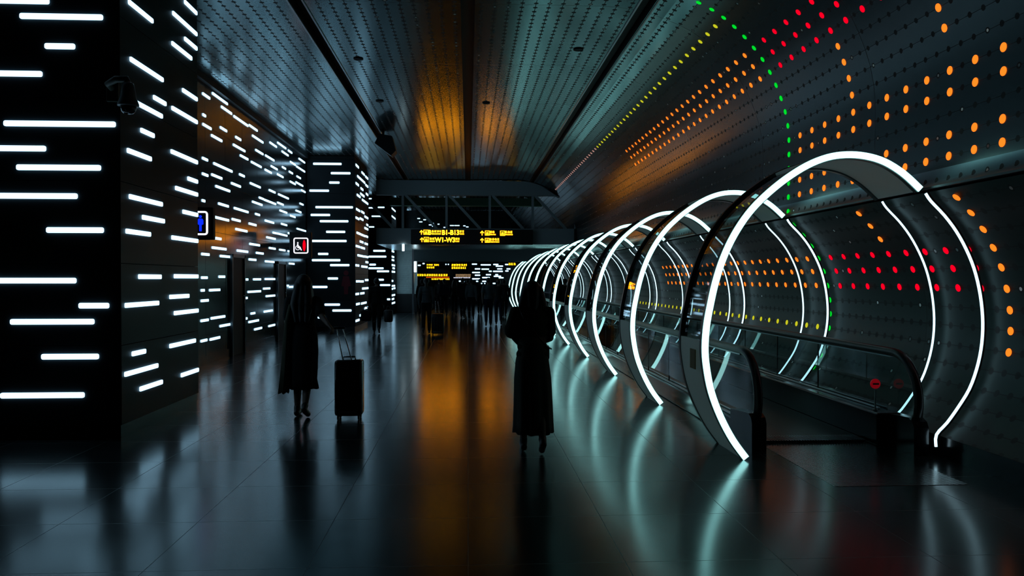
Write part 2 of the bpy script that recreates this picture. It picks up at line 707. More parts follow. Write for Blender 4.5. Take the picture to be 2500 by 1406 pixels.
used = set()


def dots(colour, cells, label, group):
    for r, k in cells:
        if (r, k) in used:
            continue
        used.add((r, k))
        dot(colour, r, k, label, group)


dots('green', [(r, 0) for r in range(0, 18)], 'round green light in the single green arc, above the wall ledge', 'green arc above the ledge')
dots('green', [(r, 0) for r in range(18, 30)], 'round green light in the single green arc, below the wall ledge', 'green arc below the ledge')
dots('yellow', [(2, k) for k in range(1, 30)], 'small yellow light in the long single row high at the edge of the ceiling', 'single yellow row by the ceiling')
dots('pale', [(2, k) for k in range(30, 58)], 'tiny pale pink light at the far end of the single row by the ceiling', 'pale far end of the ceiling row')
for r, w_ in ((5, 'top'), (6, 'middle'), (7, 'bottom')):
    dots('orange', [(r, k) for k in range(1, 25)], 'orange light, %s row of the high orange band beyond the green arc' % w_, '%s row of the high orange band' % w_)
    dots('red', [(r, -k) for k in range(1, 9)], 'red light, %s row of the high red band nearer than the green arc' % w_, '%s row of the high red band' % w_)
for r, w_ in ((21, 'top'), (22, 'middle'), (23, 'bottom')):
    dots('red', [(r, -k) for k in range(1, 10)], 'red light, %s row of the low red band under the ledge' % w_, '%s row of the low red band' % w_)
    dots('orange', [(r, k) for k in range(1, 25)], 'orange light, %s row of the low orange band seen through the rings' % w_, '%s row of the low orange band' % w_)
dots('yellow', [(26, k) for k in range(1, 36)], 'small yellow light in the low row just above the walkway handrail', 'low yellow row over the handrail')
dots('orange', [(r, -5) for r in range(8, 12)], 'orange light in the curved column just right of the green arc', 'inner orange column')
dots('orange', [(r, -10) for r in (9, 10)], 'round orange light high at the top right, above the paired orange rows', 'outer orange column, top')
for r, w_ in ((12, 'topmost'), (13, 'second'), (15, 'third'), (16, 'lowest')):
    dots('orange', [(r, -k) for k in range(1, 13)], 'orange light in the %s of four rows above the nearest ring' % w_, '%s paired orange row' % w_)
dots('orange', [(r, -5) for r in (18, 19, 20)], 'slanted orange light just under the ledge, inside the first ring', 'orange column inside the first ring')
dots('orange', [(r, -10) for r in range(18, 27)], 'orange light in the big curved column right of the nearest ring', 'orange arc outside the first ring')


# ---------------------------------------------------------------- light bars
BARS = []


def bar(p0, p1, n, w=0.052, label='', group='', t=0.014):
    """a rounded glowing bar from p0 to p1 lying on a surface with normal n"""
    p0 = Vector(p0)
    p1 = Vector(p1)
    ia, ip = (1, 0) if abs(n.x) > .5 else (0, 1)
    if p1[ia] < p0[ia]:
        p0, p1 = p1, p0
    for q0, q1, qz, qw, qa, qp in BARS:      # never two bars in one place
        if qa == ia and abs(qp - p0[ip]) < .05 and abs(qz - p0.z) < (qw + w) / 2 + .004 and q0 < p1[ia] + .01 and p0[ia] < q1 + .01:
            return None
    BARS.append((p0[ia], p1[ia], p0.z, w, ia, p0[ip]))
    d = p1 - p0
    L_ = d.length
    ax = d.normalized()
    ay = n.cross(ax).normalized()
    r = w * 0.32
    h = w / 2
    poly = []
    for cx, cy, s in ((L_ - r, h - r, 0), (r, h - r, 1), (r, -h + r, 2), (L_ - r, -h + r, 3)):
        for k in range(4):
            a = (s + k / 3) * pi / 2
            poly.append((cx + r * cos(a), cy + r * sin(a)))
    bm = bmesh.new()
    prism(bm, poly, Vector((0, 0, 0)), ax, ay, t)
    nn = ax.cross(ay).normalized()
    if nn.dot(n) < 0:
        bmesh.ops.translate(bm, verts=bm.verts[:], vec=n * t)
    bmesh.ops.recalc_face_normals(bm, faces=bm.faces[:])
    o = link('light_bar', bm, 'bar_light', loc=p0)
    tag(o, label, 'light', group)
    return o


def pillar(name, label, x0, x1, y0, y1, cat='pillar'):
    bm = bmesh.new()
    box(bm, (x0 + .03, y0 + .03, 0), (x1 - .03, y1 - .03, H - .01))
    o = thing(name, label, cat, ((x0 + x1) / 2, y0, 0))
    core = link('core', bm, 'black', o)
    core.location = -o.location
    bm = bmesh.new()
    zs = [0.14, 0.95, 1.78, 2.61, 3.44, 4.27, H - .12]
    for za, zb in zip(zs, zs[1:]):
        box(bm, (x0, y0, za + .003), (x1, y1, zb - .003), 0.002)
    c = link('cladding', bm, 'pillar_panel', o)
    c.location = -o.location
    bm = bmesh.new()
    box(bm, (x0 + .015, y0 + .015, 0), (x1 - .015, y1 - .015, .14))
    c = link('plinth', bm, 'black_gloss', o)
    c.location = -o.location
    return o


P1 = dict(x0=XL + .02, x1=-3.50, y0=8.25, y1=10.55)
P2 = dict(x0=XL + .02, x1=-3.50, y0=25.0, y1=28.2)
P3 = dict(x0=XL + .02, x1=-3.50, y0=36.8, y1=39.2)
pillar('light_pillar', 'nearest dark pillar with glowing bars at the left edge, reaching the ceiling', **P1)
pillar('light_pillar', 'middle dark pillar with glowing bars, beside the wheelchair sign', **P2)
pillar('light_pillar', 'far dark pillar with glowing bars, behind the walking man with the bags', **P3)

NEAR_FRONT = [(-40, 4, 121), (49, 43, 252), (110, 114, 184), (-40, 181, 104), (10, 304, 283), (-40, 363, 113),
              (41, 410, 247), (-40, 479, 190), (114, 562, 254), (-40, 685, 187), (193, 746, 267), (26, 785, 231),
              (102, 870, 242), (2, 964, 207)]
for u0, v, u1 in NEAR_FRONT:
    a = hit(u0, v, 1, P1['y0'])
    b = hit(u1, v, 1, P1['y0'])
    a.z = b.z
    bar(a, b, Vector((0, -1, 0)), 0.056, 'long horizontal white light bar on the front of the nearest pillar', 'bars on the front of the nearest pillar')
NEAR_SIDE = [(312, 4, 372, 52), (420, 31, 484, 88), (449, 6, 495, 46), (418, 106, 467, 142), (449, 94, 494, 131),
             (316, 142, 397, 197), (373, 236, 404, 255), (331, 250, 395, 285), (444, 218, 489, 250), (418, 262, 483, 301),
             (342, 315, 375, 334), (309, 364, 368, 391), (416, 367, 482, 399), (457, 433, 484, 447), (427, 456, 489, 480),
             (314, 476, 395, 502), (445, 515, 489, 528), (346, 528, 400, 542), (306, 562, 366, 574), (418, 578, 483, 590),
             (337, 675, 392, 676), (424, 674, 488, 675), (413, 725, 460, 722), (304, 745, 386, 740), (424, 764, 486, 758),
             (413, 845, 476, 831), (321, 864, 354, 857), (303, 914, 384, 892), (340, 950, 395, 932), (441, 916, 485, 902)]


def side_bars(rows, X, lim, w, label, group, org=(0, 0), sc=1.0):
    for u0, v0, u1, v1 in rows:
        u0, v0, u1, v1 = org[0] + u0 / sc, org[1] + v0 / sc, org[0] + u1 / sc, org[1] + v1 / sc
        a = hit(u0, v0, 0, X)
        b = hit(u1, v1, 0, X)
        z = (a.z + b.z) / 2
        ya, yb = max(a.y, lim[0]), min(b.y, lim[1])
        if yb - ya < 0.05:
            yb = ya + 0.08
        z = min(z, H - .17)
        bar((X, ya, z), (X, yb, z), Vector((1, 0, 0)), w, label, group)


side_bars(NEAR_SIDE, P1['x1'], (P1['y0'] + .02, P1['y1'] - .02), 0.05,
          'slanting white light bar on the hall side of the nearest pillar', 'bars on the side of the nearest pillar')
WALL_A = [(60, 115, 140, 185), (165, 118, 330, 240), (262, 262, 375, 345), (395, 357, 550, 480), (560, 460, 650, 525),
          (595, 570, 712, 655), (62, 340, 95, 375), (62, 440, 155, 515), (250, 482, 322, 532), (155, 565, 270, 640),
          (415, 583, 473, 628), (390, 665, 518, 750), (630, 722, 712, 782), (782, 645, 857, 700), (865, 645, 957, 718),
          (980, 730, 1022, 765), (912, 738, 983, 795), (1095, 820, 1160, 868), (735, 780, 830, 850), (465, 780, 550, 838),
          (583, 850, 693, 920), (1002, 852, 1060, 895), (1068, 900, 1160, 968), (795, 895, 865, 945), (915, 905, 955, 938),
          (990, 955, 1030, 988), (730, 935, 802, 980), (862, 982, 928, 1028), (1073, 1005, 1115, 1040), (58, 805, 117, 850),
          (180, 865, 380, 968), (58, 970, 120, 1018), (158, 983, 270, 1045), (457, 983, 512, 1020), (370, 1078, 470, 1130),
          (572, 1078, 683, 1138), (1000, 1062, 1060, 1103), (1062, 1070, 1140, 1120), (775, 1150, 842, 1195),
          (875, 1197, 985, 1258), (1120, 1152, 1165, 1190), (202, 1108, 355, 1180), (668, 1232, 718, 1265),
          (722, 1258, 848, 1315), (985, 1258, 1043, 1293), (865, 1288, 930, 1323), (1105, 1295, 1143, 1325),
          (595, 1275, 702, 1328), (232, 1293, 340, 1345), (55, 1258, 87, 1290), (400, 1345, 552, 1403),
          (890, 1375, 968, 1406), (1062, 1372, 1120, 1405)]
WALL_B = [(158, 105, 305, 157), (335, 128, 415, 162), (558, 78, 600, 105), (497, 172, 567, 200), (370, 225, 480, 258),
          (650, 143, 735, 178), (890, 95, 940, 125), (805, 175, 860, 200), (955, 222, 1040, 255), (725, 258, 762, 278),
          (765, 265, 862, 302), (870, 262, 923, 288), (665, 302, 750, 332), (172, 310, 232, 333), (503, 368, 600, 390),
          (145, 400, 280, 430), (383, 428, 487, 455), (690, 403, 750, 427), (788, 420, 843, 442), (868, 435, 903, 452),
          (45, 458, 118, 485), (222, 480, 315, 503), (566, 450, 635, 472), (497, 513, 565, 532), (652, 533, 738, 550),
          (960, 482, 1018, 495), (880, 552, 930, 570), (43, 688, 100, 700), (210, 680, 267, 690), (443, 708, 488, 715),
          (540, 707, 610, 713), (650, 703, 745, 712), (635, 795, 698, 800), (40, 812, 72, 818), (120, 808, 220, 815),
          (487, 828, 610, 825), (845, 765, 875, 775), (880, 778, 915, 785), (660, 870, 745, 865), (440, 890, 482, 888),
          (40, 915, 110, 910), (515, 1038, 555, 1030), (640, 1020, 722, 1005), (440, 1088, 480, 1082), (495, 1120, 590, 1098),
          (38, 1107, 110, 1095), (135, 1083, 268, 1062), (220, 1158, 316, 1138), (550, 1190, 620, 1170), (685, 1160, 745, 1140),
          (38, 1302, 97, 1285), (125, 1285, 220, 1262)]
side_bars(WALL_A, XL, (10.6, 24.95), 0.05, 'slanting white light bar high on the dark left wall between the pillars', 'bars high on the left wall', (480, 200), 4.393)
side_bars(WALL_B, XL, (10.6, 24.95), 0.05, 'white light bar on the lower half of the dark left wall, between the pillars', 'bars low on the left wall', (480, 500), 3.905)
MID_FRONT = [(1250, 880, 1555), (1440, 980, 1650), (1422, 1080, 1533), (1210, 1167, 1420), (1275, 1345, 1677)]
MID_FRONT_B = [(1088, 97, 1273), (1175, 157, 1447), (1235, 258, 1417), (1085, 345, 1430), (1158, 468, 1256),
               (1100, 528, 1370), (1273, 575, 1457), (1250, 702, 1348), (1072, 783, 1247), (1220, 951, 1367),
               (1295, 1007, 1477), (1155, 1073, 1228)]


def front_bars(rows, Y, w, label, group, org, sc, x1=9):
    for u0, v, u1 in rows:
        a = hit(org[0] + u0 / sc, org[1] + v / sc, 1, Y)
        b = hit(org[0] + u1 / sc, org[1] + v / sc, 1, Y)
        a.z = b.z
        b.x = min(b.x, x1)
        bar(a, b, Vector((0, -1, 0)), w, label, group)


lb, gp = 'horizontal white light bar on the front of the middle pillar', 'bars on the front of the middle pillar'
front_bars(MID_FRONT, P2['y0'], 0.068, lb, gp, (480, 200), 4.393, P2['x1'] - .03)
front_bars(MID_FRONT_B, P2['y0'], 0.068, lb, gp, (480, 500), 3.905, P2['x1'] - .03)
MID_SIDE_A = [(1705, 885, 1737, 920), (1768, 962, 1800, 1003), (1808, 1008, 1838, 1045), (1722, 1000, 1805, 1092),
              (1810, 1098, 1850, 1142), (1705, 1080, 1737, 1113), (1758, 1135, 1785, 1163), (1718, 1205, 1755, 1240),
              (1755, 1190, 1797, 1235), (1815, 1192, 1848, 1228), (1773, 1252, 1842, 1322), (1710, 1355, 1750, 1392)]
MID_SIDE_B = [(1520, 35, 1555, 62), (1568, 58, 1597, 85), (1515, 115, 1548, 142), (1555, 122, 1587, 150),
              (1600, 105, 1640, 138), (1600, 213, 1640, 245), (1618, 183, 1642, 205), (1525, 258, 1560, 285),
              (1562, 275, 1605, 305), (1610, 293, 1632, 312), (1555, 342, 1587, 365), (1600, 362, 1630, 382),
              (1517, 385, 1555, 408), (1563, 400, 1602, 423), (1533, 473, 1597, 500), (1600, 487, 1637, 505),
              (1610, 540, 1640, 555), (1513, 570, 1547, 585), (1570, 582, 1627, 598), (1520, 730, 1553, 728),
              (1557, 730, 1590, 730), (1605, 718, 1637, 716), (1578, 797, 1635, 795), (1510, 852, 1545, 848),
              (1560, 846, 1597, 840), (1520, 948, 1553, 942), (1567, 942, 1597, 935), (1600, 935, 1617, 930),
              (1595, 987, 1630, 977), (1553, 1057, 1590, 1042), (1510, 1110, 1550, 1095)]
lb, gp = 'short white light bar on the hall side of the middle pillar', 'bars on the side of the middle pillar'
side_bars(MID_SIDE_A, P2['x1'], (P2['y0'] + .03, P2['y1'] - .03), 0.07, lb, gp, (480, 200), 4.393)
side_bars(MID_SIDE_B, P2['x1'], (P2['y0'] + .03, P2['y1'] - .03), 0.07, lb, gp, (480, 500), 3.905)
FAR_FRONT = [(140, 55, 272), (88, 118, 282), (98, 205, 168), (88, 245, 252), (180, 278, 312), (183, 370, 255),
             (213, 428, 325), (290, 583, 325), (190, 205 - 1, 191)]
front_bars(FAR_FRONT[:-1], P3['y0'], 0.085, 'small horizontal white light bar on the front of the far pillar', 'bars on the front of the far pillar', (880, 600), 4.464, P3['x1'] - .03)
front_bars([(190, 385, 262), (90, 390, 145), (122, 482, 240), (92, 290, 122), (92, 598, 150)], P3['y0'], 0.06,
           'white light bar high on the far pillar, seen through the truss', 'bars on the far pillar behind the truss', (880, 420), 4.464, P3['x1'] - .03)
FAR_SIDE = [(335, 50, 365, 70), (360, 80, 380, 95), (335, 110, 365, 130), (335, 145, 365, 165), (365, 135, 380, 150),
            (365, 165, 380, 178), (333, 205, 375, 218), (350, 240, 372, 250), (333, 275, 375, 290), (333, 385, 355, 380),
            (350, 378, 375, 372), (333, 440, 375, 433), (333, 472, 352, 468), (360, 465, 378, 460), (333, 545, 375, 532),
            (335, 582, 365, 578), (333, 632, 375, 615)]
side_bars(FAR_SIDE, P3['x1'], (P3['y0'] + .05, P3['y1'] - .05), 0.085, 'tiny white light bar on the hall side of the far pillar',
          'bars on the side of the far pillar', (880, 600), 4.464)
side_bars([(330, 320, 385, 345), (330, 400, 380, 412), (330, 482, 380, 500), (330, 608, 375, 615), (340, 275, 372, 290)],
          P3['x1'], (P3['y0'] + .05, P3['y1'] - .05), 0.07, 'white light bar high on the side of the far pillar behind the truss',
          'side bars of the far pillar behind the truss', (880, 420), 4.464)
# a last lit wall return, seen only through the truss
P4 = dict(x0=XL + .02, x1=-3.55, y0=46.0, y1=56.0)
pillar('light_pillar', 'farthest dark pillar with faint bars, seen through the truss left of the yellow sign', **P4)
side_bars([(510, 380, 550, 400), (540, 335, 570, 348), (510, 530, 550, 545), (540, 460, 565, 475), (575, 500, 600, 512)],
          P4['x1'], (46.05, 55.9), 0.07, 'faint white light bar on the farthest pillar, seen through the truss', 'bars on the farthest pillar', (880, 420), 4.464)
# ---------------------------------------------------------------- the rings of light over the moving walkway
RING_Y0, RING_DY, RING_N, RING_D = 6.99, 3.1275, 12, 0.76
RCX = 3.30
RP_UP = [(2.462, 0.0), (2.339, .167), (2.226, .377), (2.139, .607), (2.093, .836), (2.080, 1.012), (2.094, 1.209),
         (2.125, 1.384), (2.174, 1.601), (2.245, 1.819), (2.344, 2.027), (2.477, 2.225), (2.633, 2.388), (2.822, 2.541),
         (3.02, 2.664), (3.21, 2.739), (3.39, 2.766), (3.575, 2.755), (3.757, 2.703), (3.938, 2.595), (4.10, 2.452)]
RP_LOW = [(4.14, 2.40)] + [(x - .068, z) for x, z in LOW[:-1]] + [(4.255, .205), (4.252, .10)]


def smooth_path(pts, n=3):
    out = []
    P = [Vector((x, z)) for x, z in pts]
    for i in range(len(P) - 1):
        p0, p1, p2, p3 = P[max(i - 1, 0)], P[i], P[i + 1], P[min(i + 2, len(P) - 1)]
        for k in range(n):
            t = k / n
            out.append(0.5 * ((2 * p1) + (p2 - p0) * t + (2 * p0 - 5 * p1 + 4 * p2 - p3) * t * t + (3 * p1 - p0 - 3 * p2 + p3) * t ** 3))
    out.append(P[-1])
    return out


def sweep_band(bm, path, r0, r1, y0, y1):
    """rectangular section: r0..r1 measured from the path towards the inside of the ring, y0..y1 along the hall"""
    n = len(path)
    rows = []
    for i, p in enumerate(path):
        d = (path[min(i + 1, n - 1)] - path[max(i - 1, 0)]).normalized()
        q = Vector((d.y, -d.x))              # inside of a clockwise path
        a, b = p + q * r0, p + q * r1
        rows.append([bm.verts.new((a.x - RCX, y0, a.y)), bm.verts.new((b.x - RCX, y0, b.y)),
                     bm.verts.new((b.x - RCX, y1, b.y)), bm.verts.new((a.x - RCX, y1, a.y))])
    for q, w in zip(rows, rows[1:]):
        for i in range(4):
            j = (i + 1) % 4
            bm.faces.new((q[i], q[j], w[j], w[i]))
    bm.faces.new(list(reversed(rows[0])))
    bm.faces.new(rows[-1])
    bmesh.ops.recalc_face_normals(bm, faces=bm.faces[:])


up_path = smooth_path(RP_UP, 4)
low_path = smooth_path(RP_LOW, 3)
side_path = smooth_path(RP_UP[:7], 4)[:22]
glass_path = smooth_path(RP_UP, 4)[21:57]
top_path = smooth_path(RP_UP, 4)[56:]


def make_ring(label):
    t = thing('light_ring', label, 'light arch', (RCX, RING_Y0, 0), 0, 'rings of light over the moving walkway')

    def part(name, path, r0, r1, y0, y1, m):
        bm = bmesh.new()
        sweep_band(bm, path, r0, r1, y0, y1)
        return link(name, bm, m, t)
    part('front_light_strip', up_path, 0.0, 0.058, -0.014, 0.0, 'ring_light')
    part('wall_light_strip', low_path, 0.0, 0.020, -0.008, 0.008, 'ring_light_thin')
    part('wall_light_strip', low_path, 0.0, 0.016, RING_D - 0.007, RING_D + .007, 'ring_light_thin')
    part('wall_frame', low_path, -.02, -.001, -.006, .006, 'ring_edge')
    part('front_frame', up_path, -0.004, 0.066, 0.001, 0.055, 'ring_edge')
    part('rear_frame', up_path, -0.004, 0.066, RING_D - .05, RING_D, 'ring_edge')
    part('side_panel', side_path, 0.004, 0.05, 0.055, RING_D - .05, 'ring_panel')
    part('glass_panel', glass_path, 0.02, 0.032, 0.055, RING_D - .05, 'ring_glass')
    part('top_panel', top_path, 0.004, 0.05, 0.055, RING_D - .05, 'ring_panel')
    return t


def copy_tree(o, parent=None):
    c = o.copy()
    COL.objects.link(c)
    c.parent = parent
    for ch in list(o.children):
        copy_tree(ch, c)
    return c


ORD = ['nearest and largest', 'second', 'third', 'fourth', 'fifth', 'sixth', 'seventh', 'eighth', 'ninth', 'tenth', 'eleventh', 'farthest and smallest']
ring0 = None
for k in range(RING_N):
    lab = 'glowing white ring arch over the walkway, the %s%s' % (ORD[k], '' if k in (0, 11) else ' from the camera')
    if k == 0:
        ring0 = make_ring(lab)
    else:
        r_ = copy_tree(ring0)
        r_.location.y = RING_Y0 + RING_DY * k
        r_['label'] = lab
# small warning plate on the side panel of the first ring
bm = bmesh.new()
pl = [(2.0875, 0.87), (2.0835, 1.0)]
box(bm, (2.058, RING_Y0 + .13, .80), (2.066, RING_Y0 + .30, .98), .002)
o = link('warning_sticker', bm, principled('sticker', (0.35, 0.26, 0.02), .5))
tag(o, 'small dull yellow sticker on the side panel of the nearest ring', 'sticker')

# ---------------------------------------------------------------- moving walkway
WY0, WY1 = 7.35, 44.0
BL, BR = 2.76, 4.16
WY0 = 7.35
wk = thing('moving_walkway', 'moving walkway with glass sides and black handrails running under the rings', 'moving walkway', (3.41, WY0, 0))


def wpart(name, bm, m, smooth=False, parent=None):
    bmesh.ops.translate(bm, verts=bm.verts[:], vec=-wk.location)
    return link(name, bm, m, parent or wk, smooth)


bm = bmesh.new()
box(bm, (BL + .10, WY0 + .5, 0.004), (BR - .21, WY1, 0.03))
wpart('tread_belt', bm, 'dark_metal')
bm = bmesh.new()
for i in range(40):
    x = BL + .12 + i * (BR - BL - .36) / 39
    box(bm, (x - .006, WY0 + .3, 0.004), (x + .006, WY0 + .56, 0.034))
wpart('comb', bm, 'steel')
for X in (BL, BR):
    WY0 = 7.35 if X == BL else 7.05
    bm = bmesh.new()                      # skirt
    box(bm, (X - .09 * (X == BL) - .20 * (X != BL), WY0 + .45, 0.0), (X + .05, WY1, .22 if X == BL else .32), .015)
    wpart('skirt', bm, 'black_gloss')
    bm = bmesh.new()
    box(bm, (X - .06, WY0 + .7, .222 + .1 * (X == BR)), (X - .035, WY1, .24 + .1 * (X == BR)), .004)
    box(bm, (X + .028, WY0 + .7, .222 + .1 * (X == BR)), (X + .045, WY1, .24 + .1 * (X == BR)), .004)
    wpart('skirt_moulding', bm, 'steel')
    bm = bmesh.new()                      # rounded newel base
    poly = [(0.0, 0.0), (0.62, 0.0), (0.62, 0.30), (0.25, 0.33), (0.10, 0.34), (0.03, .31), (0, .26)]
    prism(bm, poly, Vector((X + .05, WY0, 0)), Vector((0, 1, 0)), Vector((0, 0, 1)), -.14)
    bmesh.ops.recalc_face_normals(bm, faces=bm.faces[:])
    wpart('newel_base', bm, 'black_gloss')
    bm = bmesh.new()                      # glass side with a rounded end
    poly = [(WY0 + .12, .30), (WY1, .22), (WY1, .865), (WY0 + .50, .865)]
    for k in range(1, 9):
        a = pi / 2 + k / 8 * pi / 2
        poly.append((WY0 + .50 + .40 * cos(a), .465 + .40 * sin(a)))
    prism(bm, poly, Vector((X + .006, 0, 0)), Vector((0, 1, 0)), Vector((0, 0, 1)), -.012)
    bmesh.ops.recalc_face_normals(bm, faces=bm.faces[:])
    wpart('glass_side', bm, 'balustrade_glass')
    jm = None                             # joints between the panes
    y = WY0 + 2.2
    while y < WY1:
        if jm is None:
            bm = bmesh.new()
            box(bm, (-.008, -.004, .225), (.008, .004, .86))
            jo = link('glass_joint', bm, 'rubber', wk)
            jm = jo.data
        else:
            jo = bpy.data.objects.new('glass_joint', jm)
            COL.objects.link(jo)
            jo.parent = wk
        jo.location = Vector((X, y, 0)) - wk.location
        y += 1.25
    path = [(X, WY1, .905), (X, WY0 + 6, .905), (X, WY0 + .52, .905)]
    for k in range(1, 11):
        a = pi / 2 + k / 10 * (pi / 2 + .25)
        path.append((X, WY0 + .52 + .44 * cos(a), .465 + .44 * sin(a)))
    path.append((X, WY0 + .19, .25))
    bm = bmesh.new()
    tube(bm, path, .042, 12)
    wpart('handrail', bm, 'rubber', True)
    bm = bmesh.new()
    box(bm, (X - .02, WY0 + .55, .855), (X + .02, WY1, .875))
    wpart('handrail_guide', bm, 'steel')
pb = bmesh.new()
box(pb, (BL + .10, 6.05, 0.0), (BR - .22, 7.60, 0.003), .001)
o = link('landing_plate', pb, 'ribbed_steel')
tag(o, 'flat ribbed metal landing plate in the floor before the walkway entrance', 'floor plate')
# red lit marker on the right side of the walkway
m = thing('no_entry_marker', 'small round red lit marker on a short stand beside the right handrail', 'sign', (BR - .125, 7.68, .322))
bm = bmesh.new()
lathe(bm, [(.022, 0), (.022, .01), (.008, .015), (.008, .20), (.001, .201)], (0, 0, 0), 12)
link('stand', bm, 'steel', m)
bm = bmesh.new()
lathe(bm, [(.001, -.01), (.048, -.01), (.05, 0), (.048, .01), (.001, .01)], (0, 0, .26), 20, 1)
disc = link('disc', bm, principled('red_plastic', (0.5, 0.0, 0.01), .4), m)
disc.data.materials[0].node_tree.nodes['Principled BSDF'].inputs['Emission Color'].default_value = (1, 0, .02, 1)
disc.data.materials[0].node_tree.nodes['Principled BSDF'].inputs['Emission Strength'].default_value = .12
newbox('bar', (-.03, -.016, .252), (.03, -.0102, .268), 'black', m)

# ---------------------------------------------------------------- truss beam, canopy and sign across the hall
BY = 30.8


def ceil_z(x):
    pts = [(-9, H), (1.9, H), (2.1, 5.44), (2.36, 5.405), (2.54, 5.365), (2.75, 5.295)] + UP
    for (xa, za), (xb, zb) in zip(pts, pts[1:]):
        if xa <= x <= xb:
            return za + (zb - za) * (x - xa) / max(xb - xa, 1e-6)
    return 4.0


tr = thing('truss_beam', 'grey steel truss spanning the hall above the yellow sign', 'beam', (0, BY, 0))


def tpart(name, bm, m, par=None):
    p = par or tr
    bmesh.ops.translate(bm, verts=bm.verts[:], vec=-p.location)
    bmesh.ops.recalc_face_normals(bm, faces=bm.faces[:])
    return link(name, bm, m, p)


bm = bmesh.new()
top = [(x, ceil_z(x) - .02) for x in (2.2, 2.5, 2.8, 3.1, 3.35, 3.55)]
poly = [(-3.52, 4.86), (3.62, 4.86)] + list(reversed([(x, z) for x, z in top])) + [(-3.52, H - .02)]
prism(bm, poly, Vector((0, BY, 0)), Vector((1, 0, 0)), Vector((0, 0, 1)), -.35)
tpart('top_chord', bm, 'beam_paint')
bm = bmesh.new()
box(bm, (-3.52, BY, 2.97), (4.12, BY + .3, 3.58), .01)
tpart('bottom_chord', bm, 'beam_paint')
posts = [hit(u, 520, 1, BY).x for u in (983, 1090, 1196, 1301, 1406)]
for x in posts:
    bm = bmesh.new()
    box(bm, (x - .045, BY + .06, 3.58), (x + .045, BY + .16, 4.87))
    tpart('post', bm, 'beam_paint')
for i, x in enumerate([posts[0] - 1.66] + posts[:4]):
    x0_, x1_ = x + .1, x + 1.30
    bm = bmesh.new()
    d = Vector((x1_ - x0_, 0, -1.30))
    a = Vector((x0_, BY + .11, 4.87))
    L_ = d.length
    M = Matrix.Rotation(math.atan2(1.30, x1_ - x0_), 4, 'Y')
    c = a + d / 2
    box(bm, c - Vector((L_ / 2, .045, .05)), c + Vector((L_ / 2, .045, .05)), 0, 0, M)
    tpart('diagonal', bm, 'beam_paint')
# low canopy behind the truss
cn = newbox('canopy', (-3.5, BY + .3, 2.97), (4.14, 37.2, 3.10), 'bright_steel')
tag(cn, 'flat low canopy with a shiny underside behind the truss beam', 'canopy')
jb = newbox('trim_7', (-2.60, 37.2, 0), (-2.51, 37.5, 3.10), 'steel')
tag(jb, kind='structure')
hd = newbox('header_panel', (-2.50, 37.2, 2.45), (4.15, 37.5, 3.10), 'beam_paint')
tag(hd, 'plain grey header panel hanging below the far end of the canopy', 'panel')
gb = newbox('green_beam', (-3.5, 36.0, 4.93), (3.35, 36.4, 5.28), 'green_lit_tint')
tag(gb, 'beam tinted for green light on it, seen behind the truss, under the ceiling', 'beam')
w = newbox('wall_far_upper', (-3.4, 44.0, 3.2), (2.4, 44.3, 5.39), 'left_panel')
tag(w, kind='structure')
front_bars([(620, 506, 650), (640, 543, 675), (685, 520, 715), (745, 576, 790), (765, 560, 800), (840, 568, 862),
            (780, 590, 815), (905, 603, 925), (975, 583, 1020), (1024, 583, 1080), (1120, 586, 1145), (1150, 598, 1178)],
           44.0, .05, 'small faint light bar on the dark upper wall seen through the truss', 'bars on the upper far wall', (880, 420), 4.464)

# grey corrugated closure and portal beside the far pillar
o = thing('closure_panel', 'pale ribbed metal panel between the far pillar and the bright portal edge', 'panel', (-3.0, 39.25, 0))
bm = bmesh.new()
for i in range(24):
    box(bm, (-3.49, 39.21 + (0 if i % 2 else .02), .9 + i * .09), (-2.48, 39.35, .9 + (i + 1) * .09 - .004))
bmesh.ops.translate(bm, verts=bm.verts[:], vec=-o.location)
link('ribbed_sheet', bm, noisy('pale_sheet', (0.6, 0.72, 0.68), .35, .2, .5, 8, .2), o)
bm = bmesh.new()
box(bm, (-3.49, 39.0, 0), (-2.48, 39.2, .9), .02)
bmesh.ops.translate(bm, verts=bm.verts[:], vec=-o.location)
link('counter_base', bm, 'black', o)
o = newbox('portal_light', (-2.50, 37.30, 1.95), (-2.40, 37.35, 2.445), 'hall_lamp')
tag(o, 'bright upright white lamp at the left edge of the far portal', 'light')
o = newbox('portal_light', (-2.52, 30.75, 2.70), (-2.44, 30.79, 2.96), 'hall_lamp')
tag(o, 'small upright white lamp under the left end of the truss beam', 'light')

# hanging direction sign
sg = thing('direction_sign', 'wide black hanging direction sign with glowing yellow letters on the truss beam', 'sign', (0.35, BY - .12, 0))
s0 = hit(1003, 560, 1, BY - .25)
s1 = hit(1301, 597, 1, BY - .25)
bm = bmesh.new()
box(bm, (s0.x, BY - .22, s1.z), (s1.x, BY - .005, s0.z), .01)
bmesh.ops.translate(bm, verts=bm.verts[:], vec=-sg.location)
link('housing', bm, 'black', sg)


def add_text(body, x, z, size, Y, material, name, parent, squeeze=1.0, bold=0.0):
    cu = bpy.data.curves.new(name, 'FONT')
    cu.body = body
    cu.size = size
    cu.extrude = 0.004
    cu.offset = bold
    ob = bpy.data.objects.new(name, cu)
    COL.objects.link(ob)
    ob.rotation_euler = (pi / 2, 0, 0)
    dg = bpy.context.evaluated_depsgraph_get()
    dg.update()
    me = bpy.data.meshes.new_from_object(ob.evaluated_get(dg))
    bpy.data.objects.remove(ob)
    me.transform(Matrix.Diagonal((squeeze, 1, 1, 1)))
    me.transform(Matrix.Rotation(pi / 2, 4, 'X'))
    me.materials.clear()
    me.materials.append(mat(material))
    o = bpy.data.objects.new(name, me)
    COL.objects.link(o)
    o.parent = parent
    o.location = Vector((x, Y, z)) - Vector(parent.location)
    return o


